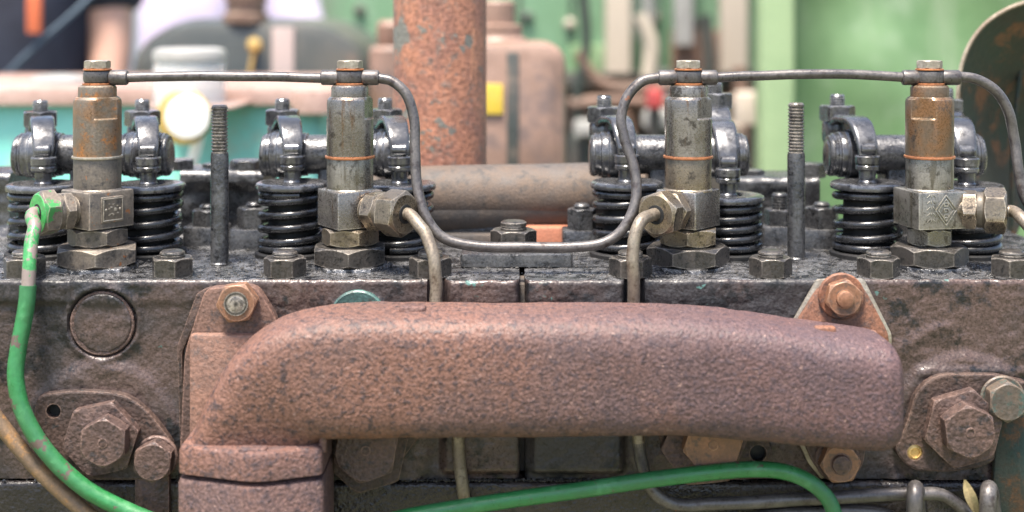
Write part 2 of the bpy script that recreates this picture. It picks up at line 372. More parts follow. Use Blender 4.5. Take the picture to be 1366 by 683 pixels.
def spline(pts, n=10):
    pts = [Vector(p) for p in pts]; out = []
    q = [pts[0] * 2 - pts[1]] + pts + [pts[-1] * 2 - pts[-2]]
    for i in range(1, len(q) - 2):
        p0, p1, p2, p3 = q[i - 1:i + 3]
        # centripetal-like tangents scaled by segment length
        l1 = max((p2 - p1).length, 1e-6)
        t1 = (p2 - p0) / max((p2 - p0).length, 1e-6) * l1; t2 = (p3 - p1) / max((p3 - p1).length, 1e-6) * l1
        for k in range(n):
            t = k / n
            out.append(p1 * (2 * t ** 3 - 3 * t * t + 1) + t1 * (t ** 3 - 2 * t * t + t) + p2 * (3 * t * t - 2 * t ** 3) + t2 * (t ** 3 - t * t))
    out.append(pts[-1]); return out

def sweep(mb, path, r, n=14, caps=True, sect=None, up0=None):
    """tube (or a 2-D section list) along a point list; r number or list"""
    m = len(path); prev = None
    t0 = (path[1] - path[0]).normalized()
    u, v, _ = frame(t0, up0)
    tl = t0
    for i, p in enumerate(path):
        t = (path[min(i + 1, m - 1)] - path[max(i - 1, 0)]).normalized()
        ax = tl.cross(t)
        if ax.length > 1e-7:
            q = Matrix.Rotation(tl.angle(t), 3, ax.normalized()); u = q @ u; v = q @ v
        tl = t
        rr = r[i] if isinstance(r, (list, tuple)) else r
        if sect: pts = [p + u * (a * rr) + v * (b * rr) for a, b in sect]
        else: pts = [p + (u * math.cos(2 * math.pi * k / n) + v * math.sin(2 * math.pi * k / n)) * rr for k in range(n)]
        ring = mb.ring(pts)
        if prev: mb.bridge(prev, ring)
        elif caps: mb.cap(ring, True)
        prev = ring
    if caps: mb.cap(prev)

def wob(path, amp=0.7, seed=3):
    rr = random.Random(seed); ph = [rr.uniform(0, 6) for _ in range(6)]; out = []
    for i, p in enumerate(path):
        k = min(1, i / 6, (len(path) - 1 - i) / 6)
        out.append(p + Vector((math.sin(i * .21 + ph[0]) + .4 * math.sin(i * .53 + ph[1]), math.sin(i * .31 + ph[2]), math.sin(i * .23 + ph[3]) + .4 * math.sin(i * .57 + ph[4]))) * amp * k)
    return out
ORG = {}
def build(name, mb, mat, parent=None, sharp=32, smooth=True, origin=None):
    vs = np.array(mb.v, dtype=float)
    if origin is None:
        lo, hi = vs.min(0), vs.max(0)
        origin = np.array([(lo[0] + hi[0]) / 2, (lo[1] + hi[1]) / 2, lo[2]])
    else: origin = np.array(origin, dtype=float)
    me = bpy.data.meshes.new(name)
    me.from_pydata(((vs - origin) * S).tolist(), [], mb.f)
    me.update()
    if smooth:
        me.polygons.foreach_set('use_smooth', [True] * len(me.polygons))
        me.set_sharp_from_angle(angle=R_(sharp))
    me.materials.append(MAT[mat])
    o = bpy.data.objects.new(name, me)
    C.objects.link(o)
    ORG[o.name] = origin
    if parent:
        o.parent = parent
        o.location = (origin - ORG[parent.name]) * S
    else:
        o.location = origin * S
    return o

def tag(o, label, cat=None, group=None, kind=None):
    if label: o['label'] = label
    if cat: o['category'] = cat
    if group: o['group'] = group
    if kind: o['kind'] = kind
    return o

def thing(name, label, cat, loc, group=None):
    o = bpy.data.objects.new(name, None)
    o.empty_display_size = 0.01
    C.objects.link(o)
    ORG[o.name] = np.array(loc, dtype=float)
    o.location = Vector(loc) * S
    return tag(o, label, cat, group)

_T = {}
def vnoise(x, z, cell, seed):
    """smooth value noise, numpy"""
    if seed not in _T: _T[seed] = np.random.default_rng(seed).random((256, 256))
    T = _T[seed]
    fx, fz = x / cell, z / cell
    ix, iz = np.floor(fx).astype(int), np.floor(fz).astype(int)
    tx, tz = fx - ix, fz - iz
    tx, tz = tx * tx * (3 - 2 * tx), tz * tz * (3 - 2 * tz)
    g = lambda a, b: T[a % 256, b % 256]
    return (g(ix, iz) * (1 - tx) + g(ix + 1, iz) * tx) * (1 - tz) + (g(ix, iz + 1) * (1 - tx) + g(ix + 1, iz + 1) * tx) * tz
def sst(a, b, x):
    t = np.clip((x - a) / (b - a), 0, 1); return t * t * (3 - 2 * t)

X3, Y3, Z3 = Vector((1, 0, 0)), Vector((0, 1, 0)), Vector((0, 0, 1))
TOCAM = Vector((0, -1, 0))
ZD = 327.25            # deck height
YF = -90.0             # front face of the heads

# ---------------------------------------------------------------- ground
g = MB(); gz = (ZC * S - 1.25) / S
N = 24
xs = np.linspace(-120000, 120000, N)
ys = np.linspace(-120000, 120000, N)
for yy in ys:
    for xx in xs: g.v.append((xx, yy, gz))
for j in range(N - 1):
    for i in range(N - 1):
        a = j * N + i; g.f.append((a, a + 1, a + N + 1, a + N))
tag(build('ground', g, 'ground'), None, kind='structure')

# ---------------------------------------------------------------- cylinder heads and block
def front_h(px, py):
    """relief of the casting towards the camera, as seen at photo point (px, py)"""
    h = 1.6 * (vnoise(px, py, 34, 1) - .5) + 1.3 * (vnoise(px, py, 11, 2) - .5) + 1.0 * (vnoise(px, py, 5, 3) - .5)
    # core plug groove
    d = np.hypot(px - 137, py - 431)
    h -= 6 * sst(38, 42, d) * (1 - sst(43.5, 48, d))
    h += 2.0 * (1 - sst(38, 42, d)) + 2.5 * sst(43, 47, d) * (1 - sst(48, 58, d))
    # upper lip, thicker at the left end and stepping back below
    h += 5 * (1 - sst(400, 408, py)) * (1 - sst(84, 96, px))
    h += 3 * (1 - sst(398, 412, py)) * sst(90, 100, px) * (1 - sst(100, 620, px)) 
    # teal half-round boss below injector B
    d = np.hypot((px - 480) / 1.0, (py - 412) / 0.62)
    h += 5 * (1 - sst(30, 38, d))
    # lip blocks near the gap between heads
    for a, b in ((598, 692), (703, 832)):
        m = sst(a - 3, a + 3, px) * (1 - sst(b - 3, b + 3, px)) * (1 - sst(400, 425, py))
        h += 7 * m
    # notches for the fuel pipes
    for a, b in ((572, 594), (833, 859)):
        m = sst(a - 2, a + 3, px) * (1 - sst(b - 3, b + 2, px)) * (1 - sst(440, 470, py))
        h -= 16 * m
    # lower lumps either side of the gap
    for cx, hw in ((645, 55), (770, 62)):
        m = sst(cx - hw - 6, cx - hw + 8, px) * (1 - sst(cx + hw - 8, cx + hw + 6, px)) * sst(560, 580, py) * (1 - sst(622, 634, py))
        h += 12 * m
    # raised pads round the pre-chamber flanges
    for cx, cy, r in ((137, 585, 105), (487, 590, 90), (930, 585, 90), (1285, 570, 100)):
        d = np.hypot(px - cx, py - cy)
        h += 5 * (1 - sst(r - 12, r + 6, d))
    # curved ridges at the right
    d = np.hypot(px - 1290, py - 560)
    h += 2.5 * np.exp(-((d - 128) / 9.0) ** 2) * sst(1180, 1200, px) * (1 - sst(1255, 1290, px))
    h += 3 * sst(484, 494, py) * (1 - sst(497, 506, py)) * sst(1215, 1235, px)
    h += 3 * sst(1326, 1330, px) * (1 - sst(480, 500, py))
    # vertical rib at x 245
    h += 4 * np.exp(-((px - 247) / 6.0) ** 2) * sst(440, 470, py)
    return h

def casting(name, x0, x1, z0, z1, yf, yb, mat, step=2.3, relief=True, edge_r=6, seed=5, deckmat=None):
    nx = max(4, int((x1 - x0) / step)); X = np.linspace(x0, x1, nx + 1)
    f = F(yf)
    rows = []      # (kind, value)
    zs = np.linspace(z0, z1 - edge_r, max(3, int((z1 - z0) / step)))
    mb = MB(); rings = []
    px = 683 + X / f
    def relief_at(z):
        py = EYE_ROW + (ZC - z) / f
        pyv = np.full_like(px, py)
        return front_h(px, pyv) if relief else 2.0 * (vnoise(px, pyv, 30, seed) - .5) + 1.6 * (vnoise(px, pyv, 7, seed + 1) - .5)
    endround = lambda: None
    rr = 7.0
    dx = np.minimum(X - x0, x1 - X); ends = np.where(dx < rr, rr - np.sqrt(np.maximum(0, rr * rr - (rr - dx) ** 2)), 0)
    for z in zs:
        h = relief_at(z); y = yf - h + ends
        rings.append(mb.ring(np.stack([X, y, np.full_like(X, z)], 1)))
    htop = relief_at(z1 - edge_r) - ends
    for k in range(1, 5):
        a = k / 4 * math.pi / 2
        y = yf - htop + edge_r * (1 - math.cos(a)); z = z1 - edge_r + edge_r * math.sin(a)
        rings.append(mb.ring(np.stack([X, y, np.full_like(X, z) + (vnoise(X, X * 0, 12, 9) - .5) * 1.5], 1)))
    nfront = len(rings)
    for q in np.linspace(0, 1, 60)[1:]:
        y = (yf - htop + edge_r) * (1 - q) + yb * q
        z = z1 + 1.8 * (vnoise(X, y, 26, 11) - .5) + 1.4 * (vnoise(X, y, 8, 12) - .5)
        rings.append(mb.ring(np.stack([X, y, z], 1)))
    for a, b in zip(rings, rings[1:]): mb.bridge(a, b, closed=False)
    # sides, back, underside
    lo_b = mb.ring(np.stack([X, np.full_like(X, yb), np.full_like(X, z0)], 1))
    mb.bridge(rings[-1], lo_b, closed=False); mb.bridge(lo_b, rings[0], closed=False)
    mb.cap([r[0] for r in rings] + [lo_b[0]], True); mb.cap([r[-1] for r in rings] + [lo_b[-1]])
    o = build(name, mb, mat, sharp=50)
    if deckmat:
        o.data.materials.append(MAT[deckmat])
        ncol = nx
        idx = np.zeros(len(o.data.polygons), dtype=int)
        idx[(nfront - 2) * ncol:(len(rings) - 1) * ncol] = 1
        o.data.polygons.foreach_set('material_index', idx.tolist())
    return o

fF = F(YF)
gapL, gapR = (693 - 683) * fF, (700.5 - 683) * fF
zseam = P(0, 640, YF).z
headL = casting('cylinder_head', (-140 - 683) * fF, gapL, zseam + 1.5, ZD, YF, 420, 'head', deckmat='deck')
tag(headL, 'brown grimy cylinder head left of the central gap, round core plug in its face', 'cylinder head', 'pair of cylinder heads')
headR = casting('cylinder_head', gapR, (1500 - 683) * fF, zseam + 1.5, ZD, YF, 420, 'head', deckmat='deck')
tag(headR, 'brown grimy cylinder head right of the central gap, teal flecks at right', 'cylinder head', 'pair of cylinder heads')
blk = casting('engine_block', (-140 - 683) * fF, (1500 - 683) * fF, gz, zseam - 1.5, YF - 6, 430, 'block', step=7, relief=False)
tag(blk, 'dark oily engine block under the two cylinder heads along the bottom edge', 'engine block')

mb = MB(); box(mb, ((gapL + gapR) / 2, 170, zseam + 3), gapR - gapL - .4, 470, ZD - zseam - 14, .5, .5); build('dark_gap_filler', mb, 'rear_dark', headL)  # added dark filler, keeps the open slot between the heads black
# core plug: disc pressed in the head's face
mb = MB(); lathe(mb, P(137, 431, YF + 2), TOCAM, [(40.8, -1), (40.8, 2.2), (39.4, 3.4), (30, 3.0), (12, 3.4), (3, 3.2)], 40)
build('core_plug', mb, 'plug', headL)

mb = MB(); lathe(mb, P(478, 424, YF - 2), TOCAM, [(36, 0), (36, 6), (34, 8), (28, 7), (3, 6.5)], 40)
build('core_plug', mb, 'teal_core', headL)['label'] = 'teal painted core plug'
# ---------------------------------------------------------------- deck nuts
def stud_nut(px, y, label, rot=0.0, R=28, H=25, mat='nut', group='head nuts along the front of the deck', name='head_nut', z=ZD, stud_r=16, top=8):
    X = (px - 683) * F(y)
    t = thing(name, label, 'nut', (X, y, z), group)
    mb = MB(); hexnut(mb, (X, y, z - 1), Z3, R, H, rot); build('hex_nut', mb, mat, t)
    if stud_r:
        mb = MB(); lathe(mb, (X, y, z + H - 4), Z3, [(stud_r, 0), (stud_r, 5.2), (stud_r - 1.2, 6), (stud_r - 1.2, 7), (stud_r, 7.6), (stud_r - 0.5, 4 + top - 2.5), (stud_r - 3, 4 + top - 0.6), (stud_r - 7, 4 + top)], 28)
        build('stud_end', mb, mat, t)
    return t
for px, rot, lab in (
    (33, .5, 'oily hex head nut at the deck\'s left end behind the green pipe'),
    (230, .35, 'dark hex head nut between the leftmost injector and the threaded stud'),
    (380, .52, 'dark hex head nut in front of the spring left of second injector'),
    (574, .5, 'dark hex head nut just behind the tan pipe of second injector'),
    (841, .5, 'dark hex head nut just behind the tan pipe of third injector'),
    (1028, .45, 'dark hex head nut right of third injector, in front of the right stud'),
    (1172, .42, 'dark hex head nut in front of the spring left of fourth injector'),
    (1350, .6, 'dark hex head nut at the deck\'s right end')):
    stud_nut(px, -61, lab, rot)

# ---------------------------------------------------------------- injectors
def fitting_axis(deg):     # degrees from the camera direction, negative = to the left
    a = R_(deg); return Vector((math.sin(a), -math.cos(a), 0))

def injector(px, label, fit_deg, fit_len, side, rot, upper, lower, blockm, nutm, basem, ringm, fit_mats, Rb, Rs, rotb, plaque=None, flat=-.9):
    X = px - 683.0
    o = Vector((X, 0, 0))
    t = thing('fuel_injector', label, 'injector', (X, 0, ZD), 'fuel injectors in a row')
    at = lambda z: Vector((X, 0, z))
    mb = MB(); prism(mb, [(Rb * 1.06 * math.cos(rotb + math.pi / 3 * k), Rb * 1.06 * math.sin(rotb + math.pi / 3 * k)) for k in range(6)], at(ZD - 2), X3, Y3, Z3, 7, 2)
    build('seat_pad', mb, 'deck', t)
    mb = MB(); hexnut(mb, at(ZD + 4.5), Z3, Rb, 25, rotb); build('base_nut', mb, basem, t)
    mb = MB(); lathe(mb, at(ZD + 28), Z3, thread_prof(Rs * 0.80, 0, 6.5, 3, 1.2)); build('threaded_neck', mb, basem, t)
    mb = MB(); hexnut(mb, at(358), Z3, Rs, 22, rotb + .35); build('lock_nut', mb, nutm, t)
    mb = MB(); lathe(mb, at(378), Z3, [(28, 0), (28, 6)]); build('neck', mb, basem, t)
    # square connector block
    a = side / 2
    cs, sn = math.cos(rot), math.sin(rot)
    mb = MB(); prism(mb, rpoly([(-a, -a), (a, -a), (a, a), (-a, a)], 3, 2), at(382.5), (cs, sn, 0), (-sn, cs, 0), (0, 0, 1), 48.5, 2.5)
    bl = build('connector_block', mb, blockm, t)
    if plaque == 'plate':
        nrm = Vector((cs, sn, 0)); tu = Vector((-sn, cs, 0))
        mb = MB(); prism(mb, rpoly([(-17, -17), (17, -17), (17, 17), (-17, 17)], 2, 2), at(407) + nrm * (a - 1), tu, Z3, nrm, 3.0, 1)
        pl = build('name_plate', mb, 'steel_dirty', t)
        mb = MB()
        for w_, q in ((1.6, 0), (1.6, 1), (1.6, 2), (1.6, 3)):
            ln = [((-15, 15), (15, 13.4)), ((-15, -13.4), (15, -15)), ((-15, 13), (-13.4, -13)), ((13.4, 13), (15, -13))][q]
            (x0, z1), (x1, z0) = ln
            prism(mb, [(x0, z0), (x1, z0), (x1, z1), (x0, z1)], at(407) + nrm * (a + 1.7), tu, Z3, nrm, 1.3, .4)
        for _ in range(16):
            x, z = random.uniform(-8, 9), random.uniform(-9, 9)
            prism(mb, [(x, z), (x + random.uniform(1.5, 4), z), (x + 3, z + 1.6), (x, z + 1.6)], at(407) + nrm * (a + 1.7), tu, Z3, nrm, 0.9, .3)
        for x in (-10.5, 10.5): lathe(mb, at(407) + nrm * (a + 1.5) + tu * x, nrm, [(2, 0), (1.8, 1.2), (1, 1.8)], 10)
        build('plate_relief', mb, 'tin', pl)
    if plaque == 'logo':
        nrm = Vector((sn, -cs, 0)); tu = Vector((cs, sn, 0))
        c = at(407) + nrm * (a - 0.2) - tu * (-4)
        mb = MB()
        def stroke(p, q, wd=1.5, hgt=1.2):
            p, q = Vector(p), Vector(q); d = (q - p).normalized(); e = Vector((-d.y, d.x)) * wd / 2
            prism(mb, [tuple(p - e), tuple(q - e), tuple(q + e), tuple(p + e)], c, tu, Z3, nrm, hgt, .4)
        for s_ in (1.0, 0.72):
            dm = [(0, 20 * s_), (15 * s_, 0), (0, -20 * s_), (-15 * s_, 0)]
            for k in range(4): stroke(dm[k - 1], dm[k])
        for zz in (-7.5, 0, 7.5): stroke((-3.2, zz - 2), (3.2, zz - 2)); stroke((-3.2, zz + 2), (3.2, zz + 2)); stroke((-2.8, zz - 2), (-2.8, zz + 2)); stroke((2.8, zz - 2), (2.8, zz + 2))
        for k in range(5):       # worn illegible stamping left of the diamond
            zz = 17 - 8 * k
            stroke((-27, zz), (-22.5, zz + 4), 1.1, .7); stroke((-21, zz), (-21, zz + 4.5), 1.1, .7); stroke((-18.5, zz + 4), (-15, zz), 1.1, .7)
        build('stamped_diamond_mark', mb, blockm, bl)
    # body
    mb = MB(); lathe(mb, at(431), Z3, [(32.5, -2), (32.5, 0), (31, 1.5), (31, 40), (30, 43.5)], 40); build('lower_body', mb, lower, t)
    mb = MB(); lathe(mb, at(472), Z3, [(31, 0), (33, .6), (33.4, 2), (33, 3.6), (31, 4)], 40); build('sealing_ring', mb, ringm, t)
    # upper body with two spanner flats
    mb = MB(); n = 48
    n = 72
    prof = [(30.5, 475), (31.3, 476.5), (31.3, 525), (31.3, 526.5), (31.3, 547), (30.2, 551), (27, 554)]
    prev = None
    for r, z in prof:
        pts = []
        for k in range(n):
            a2 = 2 * math.pi * k / n
            x, y = r * math.cos(a2), r * math.sin(a2)
            if z >= 526:
                for fd in (flat, flat + math.pi):
                    nx_, ny_ = math.cos(fd), math.sin(fd); dd = x * nx_ + y * ny_
                    if dd > 26.5: x -= nx_ * (dd - 26.5); y -= ny_ * (dd - 26.5)
            pts.append(at(z) + Vector((x, y, 0)))
        ring = mb.ring(pts)
        if prev: mb.bridge(prev, ring)
        else: mb.cap(ring, True)
        prev = ring
    mb.cap(prev)
    build('upper_body', mb, upper, t, sharp=22)
    mb = MB(); lathe(mb, at(553), Z3, [(25, 0), (25, 13), (24.3, 15), (22, 16.5)], 36); build('top_collar', mb, upper, t)
    mb = MB(); lathe(mb, at(569.2), Z3, [(18.5, 0), (19.5, .6), (19.5, 2.6), (18.5, 3.2)], 32); build('copper_washer', mb, 'copper', t)
    mb = MB(); lathe(mb, at(589), Z3, [(17.5, 0), (18.5, .6), (18.5, 2.0), (17.5, 2.6)], 32); build('copper_washer', mb, 'copper', t)
    mb = MB(); hexnut(mb, at(591.4), Z3, 17.8, 11, rot * .7 + .4, rc=1.4); build('banjo_bolt', mb, fit_mats[3], t)
    # side fitting
    ax = fitting_axis(fit_deg); c0 = at(406) + ax * (side * .48)
    end = at(406) + ax * fit_len
    L = (end - c0).length
    mb = MB(); lathe(mb, c0, ax, [(19, 0), (19, L * .2)]); build('fitting_neck', mb, fit_mats[0], t)
    mb = MB(); hexnut(mb, c0 + ax * (L * .12), ax, 27, L * .30, .1, r0f=.84); build('union_body', mb, fit_mats[0], t)
    mb = MB(); lathe(mb, c0 + ax * (L * .40), ax, cyl_prof(23.5, 0, L * .16, 2), 32); build('union_ring', mb, fit_mats[1], t)
    mb = MB(); hexnut(mb, c0 + ax * (L * .54), ax, 31, L * .46, .35, r0f=.80); un = build('union_nut', mb, fit_mats[2], t)
    mb = MB(); lathe(mb, end + ax * 0.2, ax, [(12.5, 0), (12.3, .5), (9, .6)], 24, caps=(False, True)); build('pipe_hole', mb, 'hole', un)  # black disc painted as the shaded opening round the pipe
    if px == 130:
        mb = MB(); lathe(mb, end + ax * 0.1, ax, [(25.2, -.1), (24.6, .6), (12.6, .7)], 36, caps=(False, False)); build('painted_face', mb, 'green_face', un)
    return end, ax

endA, axA = injector(130, 'leftmost fuel injector, rust-stained grey body with green painted union nut', -47, 82, 68, R_(-40), 'steel_rusty', 'steel_dirty', 'steel_dirty', 'steel_dirty', 'steel_dirty', 'tin',
                     ('steel_dirty', 'steel_dirty', 'green_end', 'tin'), 57, 40, .25, 'plate')
endB, axB = injector(467, 'second injector from the left, olive steel with brassy union pointing right', 52, 100, 66, R_(32), 'steel_olive', 'steel', 'steel_olive', 'brass', 'nut', 'copper',
                     ('brass', 'union_ring', 'brass', 'tin'), 53, 39, .08, flat=-.25)
endC, axC = injector(918, 'third injector from the left, stained olive body with union nut facing the camera', -37, 84, 62, R_(-40), 'steel_olive', 'brass', 'steel_olive', 'brass', 'nut', 'copper',
                     ('brass', 'union_ring', 'brass', 'tin'), 56, 42, .55, flat=-.75)
endD, axD = injector(1240, 'rightmost injector, brown varnished top and diamond mark on its steel block', 70, 97, 70, R_(12), 'steel_brown', 'steel', 'steel', 'steel', 'nut', 'copper',
                     ('brass', 'union_ring', 'brass', 'tin'), 51, 32, .35, 'logo', flat=-2.15)

# ---------------------------------------------------------------- leak-off line linking the injectors
lo = thing('leak_off_line', 'thin grey steel leak-off line looping along the tops of all four injectors', 'pipe', (0, 0, 320))
def pipe(name, pts, r, mat, parent=None, n=14, seg=10):
    mb = MB(); sweep(mb, wob(spline([P(*p) for p in pts], seg), .3, int(pts[0][0])), r, n); return build(name, mb, mat, parent)
def sleeve(pa, pb, r):
    a, b = P(*pa), P(*pb); mb = MB(); L = (b - a).length
    lathe(mb, a, b - a, [(r - 2.4, 0), (r - .6, 1.2), (r, 3), (r, L - 3), (r - .6, L - 1.2), (r - 2.4, L)], 20); build('sleeve', mb, 'pipe', lo)
for px in (130, 467, 918, 1240):
    mb = MB(); lathe(mb, (px - 683, 0, 572.4), Z3, [(15, 0), (17.6, 1.2), (18.6, 5), (18.6, 11.5), (17.6, 15.4), (15, 16.6)], 32); build('banjo_eye', mb, 'pipe', lo)
for a, b in ((146, 171), (428, 452), (482, 506), (878, 903), (933, 957), (1203, 1226), (1255, 1281)):
    sleeve((a, 103.5, 0), (b, 103.5, 0), 10.2)
pipe('pipe', [(168, 103.5), (260, 101.5), (340, 102), (432, 104.5)], 6.6, 'pipe', lo)
pipe('pipe', [(504, 104), (522, 108, -3), (541, 125, -8), (552, 158, -14), (554, 200, -22), (556, 245, -32), (566, 284, -44), (588, 315, -52), (625, 327, -54), (700, 330, -54),
              (780, 329, -54), (815, 319, -52), (838, 295, -48), (849, 262, -40), (846, 225, -30), (833, 185, -20), (829, 155, -13), (838, 127, -7), (858, 108, -2), (880, 103.5)], 6.9, 'pipe', lo)
pipe('pipe', [(955, 103.5), (1010, 101), (1085, 98.5), (1150, 100), (1206, 103)], 6.6, 'pipe', lo)
pipe('pipe', [(1279, 102), (1303, 106), (1328, 121), (1345, 148), (1353, 185), (1358, 225, -6), (1367, 262, -12), (1390, 300, -18)], 6.9, 'pipe', lo)

# ---------------------------------------------------------------- high pressure pipes
def hp_pipe(start, ax, pts, r, mat, label, name='fuel_pipe', extra=None, group='injector feed pipes'):
    path = [start - ax * 8, start + ax * 6] + [P(*p) for p in pts]
    mb = MB(); sweep(mb, wob(spline(path, 9), .8, int(abs(start.x))), r, 16)
    o = build(name, mb, mat)
    return tag(o, label, 'pipe', group)
t = thing('fuel_pipe', 'green painted fuel pipe curving down from the leftmost injector to the bottom edge', 'pipe', P(30, 683, -130), 'injector feed pipes')
mb = MB(); sweep(mb, spline([endA - axA * 8, endA + axA * 7, P(46, 303, -82), P(42, 322, -94), P(39.5, 350, -108), P(37.5, 388, -118)], 9), 8.6, 16); build('upper_pipe', mb, 'green_worn', t)
mb = MB(); sweep(mb, spline([P(*p) for p in [(37.5, 381, -117), (35.5, 405, -120), (31, 432, -123), (24, 468, -128), (21, 505, -134), (31, 550, -138), (60, 600, -140), (105, 645, -140), (150, 672, -140), (215, 700, -140), (300, 730, -140)]], 9), 10.2, 16); build('painted_sleeve', mb, 'green', t)
hp_pipe(endB, axB, [(563, 303, -84), (573, 325, -96), (579, 352, -104), (582, 380, -106), (583, 410, -106), (592, 470, -108), (604, 530, -112), (611, 580, -114), (614, 630, -114), (620, 668, -110), (632, 700, -108)],
        8, 'pipe_tan', 'tan steel fuel pipe dropping from the second injector behind the manifold')
t = thing('fuel_pipe', 'steel fuel pipe from the third injector, bending right along the bottom edge', 'pipe', P(900, 680, -120), 'injector feed pipes')
path = wob(spline([endC - axC * 8, endC + axC * 6] + [P(*p) for p in [(853, 296, -96), (846, 320, -106), (845, 350, -110), (845, 385, -108), (845, 420, -106), (846, 480, -110), (847, 540, -114), (851, 585, -116), (858, 625, -118), (872, 655, -120), (900, 672, -120), (950, 673, -120), (1050, 667, -122), (1150, 661, -124), (1230, 659, -124), (1265, 664, -124), (1290, 685, -124), (1300, 710, -124)]], 9), .8, 5)
mb = MB(); sweep(mb, path[:84], 8, 16); build('upper_pipe', mb, 'pipe_tan', t)
mb = MB(); sweep(mb, path[82:], 8.1, 16); build('lower_pipe', mb, 'pipe', t)
hp_pipe(endD, axD, [(1366, 296, -62), (1385, 325, -70), (1394, 370, -72)], 8, 'pipe_tan', 'short pale steel fuel pipe leaving the rightmost injector at the picture\'s edge')
mb = MB(); sweep(mb, spline([P(*p) for p in [(480, 706, -175), (540, 690, -172), (620, 676, -168), (700, 664, -165), (780, 653, -160), (860, 641, -156), (940, 631, -152), (1000, 626, -150), (1045, 629, -150), (1080, 643, -150), (1104, 665, -150), (1116, 695, -150), (1120, 720, -150)]], 9), 9.6, 16)
tag(build('fuel_pipe', mb, 'green'), 'green painted pipe arching across the bottom below the manifold', 'pipe', 'injector feed pipes')
mb = MB(); sweep(mb, spline([P(*p) for p in [(-60, 480, -128), (-25, 530, -128), (10, 578, -128), (50, 625, -128), (90, 663, -128), (130, 695, -128), (180, 725, -128)]], 9), 9.6, 16)
tag(build('fuel_pipe', mb, 'pipe_rust'), 'rusty brown pipe under the green one in the bottom left corner', 'pipe', 'injector feed pipes')
mb = MB(); sweep(mb, spline([P(*p) for p in [(960, 705, -112), (1010, 690, -112), (1080, 684, -112), (1150, 682, -112), (1190, 690, -112), (1215, 715, -112)]], 9), 8, 16)
tag(build('fuel_pipe', mb, 'pipe'), 'grey pipe barely showing at the bottom edge under the longer steel pipe', 'pipe', 'injector feed pipes')
for px, lab in ((1221, 'left one of two grey bent rod ends at the bottom right'), (1319, 'right one of two grey bent rod ends at the bottom right')):
    mb = MB(); yq = -150
    path = spline([P(px - 3, 730, yq - 4), P(px - 2, 690, yq - 4), P(px - 1, 664, yq - 2), P(px, 653, yq + 6), P(px + 1, 652, yq + 16), P(px + 3, 660, yq + 28), P(px + 6, 690, yq + 34), P(px + 8, 730, yq + 36)], 8)
    sweep(mb, path, 10, 14); tag(build('bent_rod', mb, 'pipe'), lab, 'rod', 'bent rod ends')

# ---------------------------------------------------------------- valves: spring, cap, collar
YS = 90.0; fS = F(YS)
def valve(px, cap_row, label, turns=5.0, seed=0):
    X = (px - 683) * fS
    zc = P(px, cap_row, YS).z          # top of cap
    t = thing('valve_spring', label, 'valve spring', (X, YS, ZD), 'valve springs with caps')
    z0, z1 = ZD + 13, zc - 16
    pts = []; n = int(turns * 26); ph = 0.6 + seed
    for i in range(n + 1):
        q = i / n; tt = q * turns
        # closed end turns
        e = 0.75
        if tt < e: zz = 0.16 * tt
        elif tt > turns - e: zz = None
        else: zz = 0.16 * e + (tt - e)
        tot = 0.32 * e + turns - 2 * e
        if zz is None: zz = tot - 0.16 * (turns - tt)
        z = z0 + (z1 - z0) * zz / tot
        a = ph + 2 * math.pi * tt
        pts.append(Vector((X + 43 * math.cos(a), YS + 43 * math.sin(a), z)))
    mb = MB(); sweep(mb, pts, 5.7, 12); build('coil', mb, 'spring', t)
    mb = MB(); lathe(mb, (X, YS, ZD - 1), Z3, [(52, 0), (52, 6), (50, 8), (36, 8), (34, 12), (33.5, 14), (33, zc - ZD - 24), (30, zc - ZD - 22)], 36); build('spring_seat', mb, 'inner', t)  # seat plus dark inner sleeve that keeps the gaps between coils black
    mb = MB(); lathe(mb, (X, YS, zc - 11), Z3, [(34, -10), (36, -2), (47, -.5), (50.5, 1), (51, 3), (51, 6), (50, 8.2), (47, 9.8), (40, 10.4), (22, 9), (19, 7)], 48); build('spring_cap', mb, 'oil_gloss', t)
    mb = MB(); lathe(mb, (X, YS, zc - 6), Z3, [(13, 0), (13, 5), (11.5, 7), (12, 22)], 24); build('valve_stem', mb, 'oil_gloss', t)
    mb = MB(); lathe(mb, (X, YS, zc + 14), Z3, [(12, 0), (15.5, .8), (17, 3), (17, 7), (16.2, 8), (16.2, 10), (17.4, 11), (17.6, 20), (16.6, 21.5), (10, 22)], 28); build('valve_collar', mb, 'oil_gloss', t)
    return X, zc
vlabels = ['black coil valve spring at the far left, behind the green union nut', 'black coil valve spring just right of the leftmost injector',
           'black coil valve spring just left of the second injector', 'black coil valve spring behind the second injector\'s brassy union',
           'black coil valve spring behind the looping line, left of third injector', 'lower, compressed black valve spring just right of the third injector',
           'black coil valve spring just left of the rightmost injector', 'black coil valve spring mostly hidden behind the rightmost injector\'s union']
valves = [(58, 243), (198, 243), (390, 241), (533, 242), (836, 240), (971, 258), (1157, 241), (1289, 244)]
VT = [valve(px, r, l, turns=(5.0 + .15 * (i % 3) if i != 5 else 5.4), seed=i * 1.3) for i, ((px, r), l) in enumerate(zip(valves, vlabels))]

